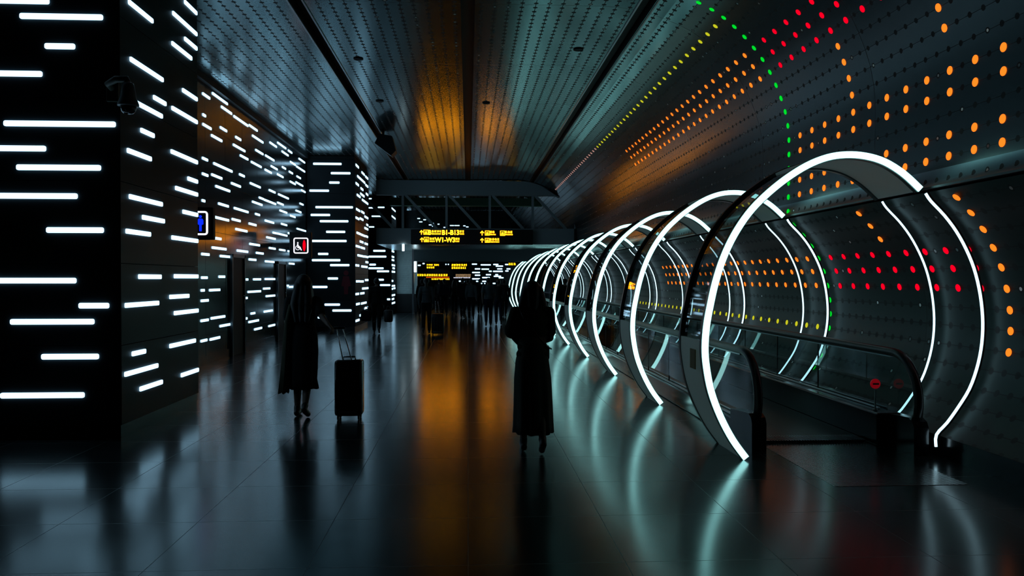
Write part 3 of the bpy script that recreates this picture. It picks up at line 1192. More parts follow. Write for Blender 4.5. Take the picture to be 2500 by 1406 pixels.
def glyphs(bm, x0, x1, z0, z1, Y, rnd, dens=1.0):
    """small illegible characters: clusters of strokes"""
    h = z1 - z0
    x = x0
    while x < x1 - h * .3:
        w = min(h * .85, x1 - x)
        t = h * .13
        for k in range(3):
            zz = z0 + h * (k + .5) / 3
            box(bm, (x + w * rnd.uniform(0, .15), Y - .006, zz - t / 2), (x + w * rnd.uniform(.8, 1), Y, zz + t / 2))
        for k in range(2):
            xx = x + w * rnd.uniform(.15, .85)
            box(bm, (xx - t / 2, Y - .006, z0 + h * rnd.uniform(0, .3)), (xx + t / 2, Y, z1 - h * rnd.uniform(0, .2)))
        x += w * 1.15


def arrow_up(bm, x, z0, z1, Y):
    h = z1 - z0
    t = h * .16
    prism(bm, [(x - t / 2, z0), (x + t / 2, z0), (x + t / 2, z1 - t), (x - t / 2, z1 - t)], Vector((0, Y, 0)), Vector((1, 0, 0)), Vector((0, 0, 1)), .005)
    for s in (-1, 1):
        prism(bm, [(x, z1), (x, z1 - t * 1.5), (x + s * h * .36, z1 - h * .36 - t * 1.2), (x + s * h * .42, z1 - h * .42)][::(1 if s < 0 else -1)],
              Vector((0, Y, 0)), Vector((1, 0, 0)), Vector((0, 0, 1)), .005)


def icon_box(bm, x0, z0, s, Y, inner):
    t = s * .09
    for a, b in (((x0, z0), (x0 + s, z0 + t)), ((x0, z0 + s - t), (x0 + s, z0 + s)), ((x0, z0), (x0 + t, z0 + s)), ((x0 + s - t, z0), (x0 + s, z0 + s))):
        box(bm, (a[0], Y - .006, a[1]), (b[0], Y, b[1]))
    for ax_, az, bx, bz in inner:
        box(bm, (x0 + s * ax_, Y - .006, z0 + s * az), (x0 + s * bx, Y, z0 + s * bz))


SY = BY - .222
rnd = random.Random(3)


def sx(u):
    return hit(u, 578, 1, SY).x


def sz(v):
    return hit(1150, v, 1, SY).z


bm = bmesh.new()
for u, v0, v1 in ((1029, 562, 573), (1030, 580, 591), (1177, 563, 574.5), (1177, 581, 592)):
    arrow_up(bm, sx(u), sz(v1), sz(v0), SY)
bmesh.ops.recalc_face_normals(bm, faces=bm.faces[:])
o_ = bm
bmesh.ops.translate(bm, verts=bm.verts[:], vec=-sg.location)
link('arrows', bm, 'sign_yellow', sg)
plane = [(.2, .2, .8, .3), (.25, .35, .75, .45), (.6, .45, .7, .75), (.3, .5, .45, .7)]
for u, v0, v1 in ((1034, 561.5, 573), (1035, 579, 591), (1184, 563, 574.5), (1184, 581, 592), (1221, 563, 575)):
    bm = bmesh.new()
    icon_box(bm, sx(u), sz(v1), sz(v0) - sz(v1), SY, plane)
    bmesh.ops.translate(bm, verts=bm.verts[:], vec=-sg.location)
    link('pictogram', bm, 'sign_yellow', sg)
for u0, u1, v0, v1 in ((1054, 1077, 562, 573), (1122, 1133, 562, 573), (1049, 1062, 580, 591), (1112, 1122, 580, 591),
                       (1196, 1210, 563, 574), (1233, 1252, 563, 574), (1195, 1219, 581, 592)):
    hm = sz(v0) - sz(v1)
    bm = bmesh.new()
    glyphs(bm, sx(u0), sx(u1), sz(v1) + hm * .42, sz(v0), SY, rnd)
    glyphs(bm, sx(u0), sx(u1), sz(v1), sz(v1) + hm * .3, SY, rnd)
    bmesh.ops.translate(bm, verts=bm.verts[:], vec=-sg.location)
    link('small_lettering', bm, 'sign_yellow', sg)
for txt, u0, u1, vb in (('B', 1045.5, 1053, 573), ('B1-B13', 1078.5, 1121, 573), ('W1-W3', 1062, 1111, 591)):
    o = add_text(txt, sx(u0), sz(vb), .25, SY, 'sign_yellow', 'lettering', sg, 1.0, .008)
    wdt = max(v.co.x for v in o.data.vertices)
    o.data.transform(Matrix.Diagonal(((sx(u1) - sx(u0)) / wdt, 1, 1, 1)))

# ---------------------------------------------------------------- far end behind the header
FY = 52.0
o = newbox('far_panel_wall', (-3.6, FY, 0), (4.1, FY + .3, 3.4), 'left_panel')
o.name = 'wall_far'
tag(o, kind='structure')
FARB = [(1600, 373, 1705), (1655, 400, 1765), (1780, 388, 1985), (2035, 380, 2140), (2085, 413, 2235), (1660, 470, 1770),
        (1795, 475, 1950), (2115, 470, 2220), (1945, 518, 2005), (2030, 520, 2230), (1605, 543, 1765), (1828, 545, 1985),
        (1660, 598, 1770), (1885, 588, 1990), (2075, 588, 2135), (2045, 620, 2195), (2145, 650, 2245), (1810, 647, 1965),
        (1605, 672, 1765), (1685, 722, 1730), (1810, 722, 1905), (2025, 765, 2080), (2275, 380, 2340), (2305, 470, 2385),
        (2280, 512, 2345), (1335, 720, 1375), (1400, 722, 1450), (1480, 720, 1545), (500, 398, 560), (595, 362, 640),
        (1058, 378, 1085), (1110, 378, 1135), (1785, 765, 1812), (1850, 765, 1875)]
front_bars(FARB, FY, .085, 'tiny white light bar on the far end wall, right of the yellow screens', 'bars on the far end wall', (960, 600), 8.333)


def far_screen(label, r, rows, Y, mname, cat='screen', frame=True):
    u0, v0, u1, v1 = [q / 8.333 for q in r]
    a = hit(960 + u0, 600 + v0, 1, Y)
    b = hit(960 + u1, 600 + v1, 1, Y)
    t = thing('information_screen', label, cat, ((a.x + b.x) / 2, Y, b.z))
    bm = bmesh.new()
    box(bm, (a.x, Y, b.z), (b.x, Y + .12, a.z), .01)
    bmesh.ops.translate(bm, verts=bm.verts[:], vec=-t.location)
    link('casing', bm, 'black', t)
    for xx in (a.x + .15, b.x - .15):
        if b.z > 1.9:
            nb = newbox('hanger', (xx - .02 - t.location.x, .04, a.z - b.z), (xx + .02 - t.location.x, .08, H - b.z), 'black', t)
        else:
            nb = newbox('stand_leg', (xx - .03 - t.location.x, .02, -b.z), (xx + .03 - t.location.x, .1, .02), 'black', t)
    for (c0, w0, c1, w1, mm) in rows:
        p = hit(960 + c0 / 8.333, 600 + w0 / 8.333, 1, Y)
        q = hit(960 + c1 / 8.333, 600 + w1 / 8.333, 1, Y)
        bm = bmesh.new()
        glyphs(bm, p.x, q.x, q.z, p.z, Y - .001, rnd)
        bmesh.ops.translate(bm, verts=bm.verts[:], vec=-t.location)
        link('text_row', bm, mm, t)
    return t


Yf = 'sign_yellow_far'
far_screen('small black sign with yellow text, left one under the far header', (635, 368, 1060, 468), [(680, 368, 805, 405, Yf), (828, 368, 930, 410, Yf), (680, 420, 850, 462, Yf)], 44.0, Yf)
far_screen('small black sign with two full yellow lines, right of the other one', (1135, 362, 1565, 475), [(1185, 365, 1500, 415, Yf), (1185, 425, 1475, 472, Yf)], 44.0, Yf)
far_screen('long screen of glowing yellow and orange rows low at the far end', (475, 555, 1145, 700),
           [(478, 570, 1110, 620, Yf), (670, 628, 1140, 655, 'sign_orange'), (780, 660, 1145, 695, Yf)], 45.0, Yf)
far_screen('pale screen with small amber and white dots, right of the long yellow one', (1222, 560, 1585, 700),
           [(1270, 575, 1575, 600, 'screen_warm'), (1270, 605, 1575, 630, 'screen_warm'), (1228, 638, 1575, 660, 'sign_white')], 45.0, Yf)
far_screen('yellow sign beside the last rings at the far right', (2340, 340, 2505, 402), [(2345, 345, 2500, 398, Yf)], 46.0, Yf)


# ---------------------------------------------------------------- doors and signs on the left wall
def door(n, y0, y1, h):
    bm = bmesh.new()
    box(bm, (XL, y0 - .07, 0), (XL + .06, y0, h + .07))
    box(bm, (XL, y1, 0), (XL + .06, y1 + .07, h + .07))
    box(bm, (XL, y0 - .07, h), (XL + .06, y1 + .07, h + .07))
    o = link('door_%d' % n, bm, 'dark_metal')
    tag(o, kind='structure')
    newbox('door_leaf', (XL, y0, 0), (XL + .03, y1, h), 'black', o)
    bm = bmesh.new()
    tube(bm, [(XL + .04, y1 - .12, .95), (XL + .085, y1 - .12, .97), (XL + .085, y1 - .12, 1.25), (XL + .04, y1 - .12, 1.27)], .012)
    link('door_handle', bm, 'chrome', o, True)


def yl(u):
    return hit(u, 700, 0, XL).y


door(1, yl(563), yl(591), 2.08)
door(2, yl(675), yl(693), 2.02)


def frame_loop(bm, w, h, r, t, Y, cx, cz):
    """rounded square outline w x h, line width t"""
    def loop(ww, hh, rr):
        out = []
        for qx, qz, s in ((ww / 2 - rr, hh / 2 - rr, 0), (-ww / 2 + rr, hh / 2 - rr, 1), (-ww / 2 + rr, -hh / 2 + rr, 2), (ww / 2 - rr, -hh / 2 + rr, 3)):
            for k in range(5):
                a = (s + k / 4) * pi / 2
                out.append((cx + qx + rr * cos(a), cz + qz + rr * sin(a)))
        return out
    A, B = loop(w, h, r), loop(w - 2 * t, h - 2 * t, max(r - t, .005))
    va = [[bm.verts.new((x, y, z)) for x, z in A] for y in (Y, Y - .008)]
    vb = [[bm.verts.new((x, y, z)) for x, z in B] for y in (Y, Y - .008)]
    n = len(A)
    for i in range(n):
        j = (i + 1) % n
        bm.faces.new((va[1][i], va[1][j], vb[1][j], vb[1][i]))
        bm.faces.new((va[0][i], va[0][j], va[1][j], va[1][i]))
        bm.faces.new((vb[0][i], vb[0][j], vb[1][j], vb[1][i]))
    bmesh.ops.recalc_face_normals(bm, faces=bm.faces[:])


def toilet_sign(label, Y, boxpx, framepx, kind):
    a = hit(boxpx[0], boxpx[1], 1, Y)
    b = hit(boxpx[2], boxpx[3], 1, Y)
    t = thing('hanging_sign', label, 'sign', ((a.x + b.x) / 2, Y, (a.z + b.z) / 2))
    c = t.location

    def lk(name, bm, m, sm=False):
        bmesh.ops.translate(bm, verts=bm.verts[:], vec=-c)
        return link(name, bm, m, t, sm)
    bm = bmesh.new()
    box(bm, (a.x, Y, b.z), (b.x, Y + .14, a.z), .02)
    lk('housing', bm, 'black')
    bm = bmesh.new()
    box(bm, (XL, Y + .04, c.z - .05), (a.x + .02, Y + .10, c.z + .05), .01)
    lk('bracket', bm, 'black')
    f0 = hit(framepx[0], framepx[1], 1, Y)
    f1 = hit(framepx[2], framepx[3], 1, Y)
    w, h = f1.x - f0.x, f0.z - f1.z
    cx, cz = (f0.x + f1.x) / 2, (f0.z + f1.z) / 2
    bm = bmesh.new()
    frame_loop(bm, w, h, .07 * w / .5, w * .08, Y - .001, cx, cz)
    lk('lit_frame', bm, 'sign_white')
    X, Z, O_ = Vector((1, 0, 0)), Vector((0, 0, 1)), Vector((cx, Y - .001, cz))

    def person_shape(bm, ox, s):
        prism(bm, [(ox + .06 * s * cos(q / 12 * 2 * pi), .27 * s + .06 * s * sin(q / 12 * 2 * pi)) for q in range(12)], O_, X, Z, .006)
        prism(bm, [(ox - .12 * s, .12 * s), (ox - .07 * s, .19 * s), (ox + .07 * s, .19 * s), (ox + .12 * s, .12 * s),
                   (ox + .12 * s, -.05 * s), (ox + .05 * s, -.08 * s), (ox + .05 * s, -.34 * s), (ox - .05 * s, -.34 * s),
                   (ox - .05 * s, -.08 * s), (ox - .12 * s, -.05 * s)], O_, X, Z, .006)
        bmesh.ops.recalc_face_normals(bm, faces=bm.faces[:])
    if kind == 'wheelchair':
        bm = bmesh.new()
        wx, wz, R_ = -.21 * w, -.14 * h, .16 * w
        n = 20
        A = [Vector((cx + wx + R_ * cos(q / n * 2 * pi), Y - .009, cz + wz + R_ * sin(q / n * 2 * pi))) for q in range(n)]
        B = [Vector((cx + wx + R_ * .78 * cos(q / n * 2 * pi), Y - .009, cz + wz + R_ * .78 * sin(q / n * 2 * pi))) for q in range(n)]
        va = [bm.verts.new(p) for p in A]
        vb = [bm.verts.new(p) for p in B]
        for i in range(n):
            j = (i + 1) % n
            bm.faces.new((va[i], vb[i], vb[j], va[j]))
        prism(bm, [(wx + .045 * w * cos(q / 10 * 2 * pi), .17 * h + .055 * w * sin(q / 10 * 2 * pi)) for q in range(10)], O_, X, Z, .01)
        prism(bm, [(wx - .05 * w, .10 * h), (wx + .03 * w, .10 * h), (wx + .06 * w, -.08 * h), (wx + .17 * w, -.08 * h), (wx + .27 * w, -.28 * h),
                   (wx + .22 * w, -.31 * h), (wx + .12 * w, -.16 * h), (wx - .02 * w, -.16 * h)], O_, X, Z, .01)
        bmesh.ops.recalc_face_normals(bm, faces=bm.faces[:])
        lk('wheelchair_symbol', bm, 'sign_white')
        bm = bmesh.new()
        prism(bm, [(.22 * w + .10 * w * sin(q / 20 * 2 * pi) * (1 - .25 * abs(cos(q / 20 * 2 * pi)) ** 3), .36 * h * cos(q / 20 * 2 * pi)) for q in range(20)][::-1], O_, X, Z, .01)
        bmesh.ops.recalc_face_normals(bm, faces=bm.faces[:])
        lk('red_figure', bm, 'sign_red')
    else:
        bm = bmesh.new()
        person_shape(bm, -.10 * w, h)
        person_shape(bm, .17 * w, h)
        lk('blue_figures', bm, 'sign_blue')
    return t


toilet_sign('black square sign with lit wheelchair and red figure, beside the middle pillar', 20.6, (706, 566, 760, 630), (716.5, 580, 753, 619), 'wheelchair')
toilet_sign('black square sign with white frame and blue figure, half hidden by the nearest pillar', 13.2, (447, 505, 520, 585), (452, 515, 508, 574), 'blue')
# dull red figure on the middle pillar
bm = bmesh.new()
c = hit(845, 690, 1, P2['y0'])
O_ = Vector((c.x, P2['y0'] - .002, c.z))
X_, Z_ = Vector((1, 0, 0)), Vector((0, 0, 1))
prism(bm, [(.08 * cos(q / 12 * 2 * pi), .30 + .08 * sin(q / 12 * 2 * pi)) for q in range(12)], O_, X_, Z_, .01)
prism(bm, [(-.09, .20), (.09, .20), (.15, -.10), (.07, -.12), (.06, -.36), (-.06, -.36), (-.07, -.12), (-.15, -.10)], O_, X_, Z_, .01)
bmesh.ops.recalc_face_normals(bm, faces=bm.faces[:])
o = link('woman_pictogram', bm, principled('dull_red', (0.22, 0.005, 0.02), .5))
tag(o, 'dull red unlit woman figure fixed to the front of the middle pillar', 'sign')

# ---------------------------------------------------------------- camera on the nearest pillar, things on the ceiling
cc = thing('dome_camera', 'dome security camera on an arm at the corner of the nearest pillar', 'security camera', (-3.56, P1['y0'] - .12, 3.50))
newbox('mounting_plate', (-.06, .08, -.10), (.06, .118, .10), principled('olive_plastic', (.07, .085, .06), .5), cc, .008)
bm = bmesh.new()
tube(bm, [(0, .08, .03), (0, -.02, .05), (.10, -.06, .09), (.20, -.06, .09), (.215, -.06, .04)], [.03, .03, .035, .035, .035], 12)
link('arm', bm, MATS['olive_plastic'], cc, True)
bm = bmesh.new()
lathe(bm, [(.03, .06), (.05, .05), (.062, .01), (.075, -.09), (.098, -.15), (.10, -.165), (.098, -.175)], (.215, -.06, 0), 24)
link('housing', bm, principled('camera_grey', (.16, .18, .19), .35), cc, True)
bm = bmesh.new()
lathe(bm, [(.078, -.176), (.076, -.20), (.062, -.232), (.035, -.252), (.002, -.258)], (.215, -.06, 0), 24)
link('dome', bm, 'dome_glass', cc, True)
bm = bmesh.new()
ball(bm, (.215, -.06, -.195), .035)
link('lens', bm, 'black_gloss', cc, True)

for i, (u, v, lab) in enumerate(((875, 143, 'nearest of the round black ceiling fittings, left of the centre channel'),
                                 (927, 246, 'round black ceiling fitting farther along the same left slats'),
                                 (1187, 251, 'round black ceiling fitting by the orange glow, right of the centre channel'),
                                 (1412, 120, 'faint round black ceiling fitting near the right channel'))):
    p = hit(u, v, 2, H)
    bm = bmesh.new()
    lathe(bm, [(.085, 0), (.085, -.015), (.07, -.02), (.06, -.012), (.001, -.012)], (0, 0, 0), 20)
    o = link('ceiling_fitting', bm, 'black', None, False, (p.x, p.y, H))
    tag(o, lab, 'ceiling fitting')
pc = hit(948, 352, 2, H)
sp = thing('ceiling_loudspeaker', 'angular black box hanging under the left ceiling channel', 'loudspeaker', (pc.x + .05, pc.y - 2.0, H))
bm = bmesh.new()
prism(bm, [(-.20, -.30), (.22, -.62), (.34, -.50), (.24, -.12), (-.08, -.06)], Vector((0, 0, 0)), Vector((1, 0, 0)), Vector((0, 0, 1)), -.45)
bmesh.ops.recalc_face_normals(bm, faces=bm.faces[:])
link('cabinet', bm, 'black', sp)
newbox('bracket', (-.03, .15, -.2), (.03, .21, .0), 'black', sp)
bm = bmesh.new()
seg(bm, (-.20, .0, -.315), (.22, .0, -.635), .012, .012, 8)
link('edge_trim', bm, 'steel', sp)


# ---------------------------------------------------------------- people
def remesh(bm, name, material, parent, voxel, smooth_it=2):
    o = link(name, bm, material, parent, True)
    md = o.modifiers.new('skin', 'REMESH')
    md.mode = 'VOXEL'
    md.voxel_size = voxel
    md.use_smooth_shade = True
    if smooth_it:
        sm = o.modifiers.new('soften', 'SMOOTH')
        sm.factor = .5
        sm.iterations = smooth_it
    dg = bpy.context.evaluated_depsgraph_get()
    dg.update()
    me = bpy.data.meshes.new_from_object(o.evaluated_get(dg))
    o.modifiers.clear()
    old = o.data
    o.data = me
    bpy.data.meshes.remove(old)
    me.name = name
    return o


def lofted(bm, rings, n=28, folds=0, seed=0):
    """closed loft through elliptical sections (cx, cy, z, rx, ry, fold)"""
    rr = random.Random(seed)
    ph = rr.uniform(0, 6)
    loops = []
    for cx, cy, z, rx, ry, fo in rings:
        L_ = []
        for i in range(n):
            t = 2 * pi * i / n
            k = 1 + fo * sin(folds * t + ph) + fo * .5 * sin((folds * 1.7) * t + ph * 2) if folds else 1
            L_.append(bm.verts.new((cx + rx * cos(t) * k, cy + ry * sin(t) * k, z + (fo * .12 * sin(folds * t) if folds else 0))))
        loops.append(L_)
    for q, w in zip(loops, loops[1:]):
        for i in range(n):
            j = (i + 1) % n
            bm.faces.new((q[i], q[j], w[j], w[i]))
    bm.faces.new(list(reversed(loops[0])))
    bm.faces.new(loops[-1])
    bmesh.ops.recalc_face_normals(bm, faces=bm.faces[:])


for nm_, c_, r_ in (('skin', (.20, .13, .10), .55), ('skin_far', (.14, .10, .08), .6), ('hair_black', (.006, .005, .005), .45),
                    ('cloth_black', (.006, .0065, .007), .85), ('cloth_dark', (.014, .016, .016), .85), ('cloth_olive', (.05, .052, .034), .9),
                    ('cloth_beige', (.10, .105, .085), .9), ('cloth_grey', (.07, .085, .09), .9), ('cloth_navy', (.012, .016, .03), .85),
                    ('cloth_blue', (.05, .12, .2), .8), ('leather', (.012, .01, .009), .4)):
    if 'cloth' in nm_:
        noisy(nm_, c_, r_, 0, .2, 60, .2, rvar=.05)
    else:
        principled(nm_, c_, r_)


def arm_pts(side, pose, k):
    return [Vector(p) * k for p in pose[side]]


def person(label, loc, rz, height, pose, wear, fine=False, group=None):
    """a walking figure. pose holds joint positions for a 1.70 m body facing +Y; wear lists garments"""
    k = height / 1.70
    t = thing('person', label, 'person', loc, rz, group)
    vx = (.0085 if fine else .02)
    V = lambda p: Vector(p) * k
    J = dict(LS=(-.165, 0, 1.40), RS=(.165, 0, 1.40), LH=(-.085, 0, .93), RH=(.085, 0, .93))
    J.update(pose)
    slim = wear.get('slim', 1.0)
    bm = bmesh.new()
    # trunk
    for z, rx, ry, cy in ((.93, .150, .105, 0), (1.02, .135, .095, .005), (1.12, .120, .088, .01), (1.22, .135, .10, .012), (1.32, .150, .105, .01), (1.39, .13, .085, .0)):
        ball(bm, V((0, cy, z)), 1, (rx * k * slim, ry * k, .085 * k))
    seg(bm, V((-.13 * slim, 0, 1.395)), V((.13 * slim, 0, 1.395)), .055 * k, .055 * k)
    seg(bm, V((0, .0, 1.40)), V((0, .012, 1.52)), .052 * k, .048 * k)
    # head with face
    hd = V(J.get('head', (0, .02, 1.595)))
    ball(bm, hd + V((0, -.008, .01)), 1, (.074 * k, .092 * k, .098 * k), 18, 14)
    ball(bm, hd + V((0, .028, -.052)), 1, (.052 * k, .055 * k, .055 * k))
    seg(bm, hd + V((0, .082, .01)), hd + V((0, .103, -.022)), .008 * k, .013 * k, 8)
    for s_ in (-1, 1):
        ball(bm, hd + V((.074 * s_, -.005, -.008)), 1, (.011 * k, .02 * k, .03 * k))
        ball(bm, hd + V((.03 * s_, .078, .03)), 1, (.02 * k, .008 * k, .006 * k))
    ball(bm, hd + V((0, .080, -.048)), 1, (.024 * k, .009 * k, .008 * k))
    # limbs
    for S in 'LR':
        sh, el, wr_ = V(J[S + 'S']), V(J[S + 'E']), V(J[S + 'W'])
        ball(bm, sh, .055 * k)
        seg(bm, sh, el, .048 * k, .037 * k)
        seg(bm, el, wr_, .037 * k, .025 * k)
        d = (wr_ - el).normalized()
        hdv = Vector(J.get(S + 'D', d)).normalized()
        a, b_ = frame_of(hdv)
        side = Vector((1 if S == 'L' else -1, 0, 0))       # thumb side, towards the body
        fw = Vector((0, 1, 0))
        th = fw - hdv * fw.dot(hdv)
        th = th.normalized() if th.length > .1 else a
        nrm = hdv.cross(th).normalized()
        pc_ = wr_ + hdv * .045 * k
        for q in (-1, 0, 1):
            seg(bm, wr_ + th * q * .012 * k, wr_ + hdv * .085 * k + th * q * .026 * k, .019 * k, .014 * k, 8)
        inn = nrm if nrm.dot(side) > 0 else -nrm
        grip = J.get(S + 'G', .35)
        for q in range(4):
            base = wr_ + hdv * .088 * k + th * (q - 1.5) * -.019 * k
            Lf = (.030, .034, .032, .025)[q] * k
            p, dd = base, hdv.copy()
            for m_ in range(3):
                ang = grip * (m_ + 1) * .9
                dd = (hdv * cos(ang) + inn * sin(ang)).normalized()
                p2 = p + dd * Lf * (1, .8, .65)[m_]
                seg(bm, p, p2, (.0088 - .0008 * m_) * k, (.008 - .0008 * m_) * k, 7)
                p = p2
        tb = wr_ + hdv * .03 * k + th * .022 * k
        seg(bm, tb, tb + (th * .6 + hdv * .7 + inn * .25).normalized() * .038 * k, .011 * k, .0095 * k, 7)
        tb2 = tb + (th * .6 + hdv * .7 + inn * .25).normalized() * .038 * k
        seg(bm, tb2, tb2 + (hdv + inn * .5).normalized() * .028 * k, .0095 * k, .008 * k, 7)
        h_, kn, an, toe = V(J[S + 'H']), V(J[S + 'K']), V(J[S + 'A']), V(J[S + 'T'])
        seg(bm, h_, kn, .082 * k * slim, .052 * k)
        mid = kn + (an - kn) * .32 + V((0, -.015, 0))
        seg(bm, kn, mid, .05 * k, .052 * k)
        seg(bm, mid, an, .052 * k, .033 * k)
        seg(bm, an + V((0, -.02, -.03)), toe, .035 * k, .024 * k)
    remesh(bm, 'body', wear.get('skin', 'skin'), t, vx)
    # shoes
    for S in 'LR':
        an, toe = V(J[S + 'A']), V(J[S + 'T'])
        bm = bmesh.new()
        d = (toe - an)
        heel = an + V((0, -.045, -.045)) if S + 'heel' not in J else V(J[S + 'heel'])
        seg(bm, heel, toe + V((0, .02, 0)), .036 * k, .034 * k)
        seg(bm, heel + V((0, .02, .02)), an + V((0, 0, .02)), .036 * k, .042 * k)
        seg(bm, heel + V((0, 0, -.012)), toe + V((0, .02, -.006)), .03 * k, .03 * k)
        remesh(bm, 'shoe', 'leather', t, vx, 1)
    # hair
    bm = bmesh.new()
    hs = wear.get('hair', 'short')
    ball(bm, hd + V((0, -.022, .028)), 1, (.088 * k, .098 * k, .098 * k), 18, 14)
    if hs == 'long':
        for s_ in (-1, 0, 1):
            seg(bm, hd + V((.045 * s_, -.05, .0)), V((.075 * s_, -.10, 1.36)), .058 * k, .062 * k)
            seg(bm, V((.075 * s_, -.10, 1.36)), V((.06 * s_, -.115, 1.16)), .062 * k, .03 * k)
        for s_ in (-1, 1):
            seg(bm, hd + V((.07 * s_, -.02, .02)), V((.10 * s_, -.05, 1.40)), .035 * k, .04 * k)
    elif hs == 'bob':
        for s_ in (-1, 1):
            seg(bm, hd + V((.05 * s_, -.03, .02)), hd + V((.095 * s_, -.035, -.12)), .064 * k, .05 * k)
        seg(bm, hd + V((0, -.05, .0)), hd + V((0, -.06, -.14)), .075 * k, .06 * k)
    elif hs == 'tail':
        seg(bm, hd + V((0, -.09, .02)), V((0, -.15, 1.40)), .04 * k, .02 * k)
    remesh(bm, 'hair', 'hair_black', t, vx)
    # upper garment
    top_m = wear.get('top_mat', 'cloth_dark')
    bm = bmesh.new()
    g = 1.13
    for z, rx, ry, cy in ((.98, .150, .108, 0), (1.06, .14, .10, .005), (1.14, .132, .098, .01), (1.22, .143, .106, .012), (1.32, .156, .11, .008), (1.385, .135, .085, .0)):
        ball(bm, V((0, cy, z)), 1, (rx * k * g * slim, ry * k * g, .09 * k))
    seg(bm, V((-.15 * slim, 0, 1.40)), V((.15 * slim, 0, 1.40)), .062 * k, .062 * k)
    sl = wear.get('sleeve', 'long')
    for S in 'LR':
        sh, el, wr_ = V(J[S + 'S']), V(J[S + 'E']), V(J[S + 'W'])
        if sl == 'wide' and S == 'L':
            seg(bm, sh, sh + (el - sh) * .75 + V((-.03, -.01, 0)), .065 * k, .078 * k)
            ball(bm, sh + (el - sh) * .75 + V((-.055, -.01, .02)), .055 * k)
        elif sl in ('short', 'wide'):
            seg(bm, sh, sh + (el - sh) * .75, .062 * k, .062 * k)
        else:
            seg(bm, sh, el, .060 * k, .050 * k)
            seg(bm, el, el + (wr_ - el) * .88, .050 * k, .038 * k)
    if wear.get('hood'):
        ball(bm, V((0, -.06, 1.43)), 1, (.09 * k, .05 * k, .05 * k))
    remesh(bm, wear.get('top', 'jacket'), top_m, t, vx)
    if 'skirt' in wear:
        bm = bmesh.new()
        lofted(bm, [(a * k, b_ * k, c_ * k, d_ * k, e_ * k, f_) for a, b_, c_, d_, e_, f_ in wear['skirt']], 56, wear.get('folds', 7), 3)
        link('skirt', bm, wear.get('skirt_mat', top_m), t, True)
    if 'coat' in wear:
        bm = bmesh.new()
        lofted(bm, [(a * k, b_ * k, c_ * k, d_ * k, e_ * k, f_) for a, b_, c_, d_, e_, f_ in wear['coat']], 56, wear.get('folds', 5), 5)
        link('long_scarf', bm, wear.get('coat_mat', 'cloth_olive'), t, True)
    if wear.get('trousers'):
        bm = bmesh.new()
        ball(bm, V((0, 0, .95)), 1, (.165 * k * slim, .12 * k, .11 * k))
        for S in 'LR':
            h_, kn, an = V(J[S + 'H']), V(J[S + 'K']), V(J[S + 'A'])
            seg(bm, h_, kn, .094 * k * slim, .068 * k)
            seg(bm, kn, an + (kn - an) * .04, .068 * k, .055 * k)
        remesh(bm, 'trousers', wear['trousers'], t, vx)
    if wear.get('backpack'):
        bm = bmesh.new()
        box(bm, V((-.14, -.25, 1.02)), V((.14, -.11, 1.40)), .05 * k)
        link('backpack', bm, wear['backpack'], t, True)
    return t


WALK_A = dict(LE=(-.21, -.03, 1.13), LW=(-.20, .08, .90), RE=(.21, -.06, 1.13), RW=(.22, -.02, .88),
              LK=(-.085, .10, .52), LA=(-.08, .16, .095), LT=(-.085, .30, .045), RK=(.085, -.02, .49), RA=(.085, -.24, .17), RT=(.09, -.16, .045), Rheel=(.085, -.30, .14))
WALK_B = dict(LE=(-.22, -.10, 1.14), LW=(-.21, -.08, .88), RE=(.22, .02, 1.14), RW=(.20, .12, .90),
              RK=(.085, .10, .52), RA=(.08, .16, .095), RT=(.085, .30, .045), LK=(-.085, -.02, .49), LA=(-.085, -.24, .17), LT=(-.09, -.16, .045), Lheel=(-.085, -.30, .14))
STAND = dict(LE=(-.22, -.03, 1.13), LW=(-.20, .06, .89), RE=(.22, -.03, 1.13), RW=(.20, .06, .89),
             LK=(-.095, .01, .50), LA=(-.10, -.01, .095), LT=(-.11, .13, .045), RK=(.095, .01, .50), RA=(.10, -.01, .095), RT=(.11, .13, .045))

# woman with long hair pulling the suitcase
PA = dict(LE=(-.20, .02, 1.14), LW=(-.12, .18, 1.02), RS=(.17, -.02, 1.39), RE=(.245, -.16, 1.22), RW=(.345, -.30, 1.13), RD=(.35, -.2, -.35), RG=.75,
          LK=(-.075, .03, .50), LA=(-.08, .02, .09), LT=(-.08, .16, .04), RK=(.05, .03, .47), RA=(.055, -.20, .14), RT=(.065, -.10, .04), Rheel=(.055, -.26, .12))
person('woman with long dark hair walking away, pulling a black suitcase', (-1.94, 9.52, 0), 0.0, 1.66, PA,
       dict(hair='long', top='sleeveless_top', top_mat='cloth_dark', sleeve='short', slim=.95,
            skirt=[(0, 0, 1.12, .14, .11, 0), (0, 0, .98, .165, .135, 0), (0, 0, .80, .175, .15, .015), (-.005, 0, .60, .17, .155, .03), (-.01, 0, .45, .165, .15, .04), (.0, 0, .34, .175, .16, .05)],
            skirt_mat='cloth_dark', folds=6,
            coat=[(-.13, -.06, 1.36, .03, .06, 0), (-.17, -.05, 1.15, .04, .08, .03), (-.185, -.05, .9, .045, .09, .05), (-.20, -.06, .6, .05, .09, .08), (-.225, -.06, .30, .06, .09, .1)],
            coat_mat='cloth_olive'), True)
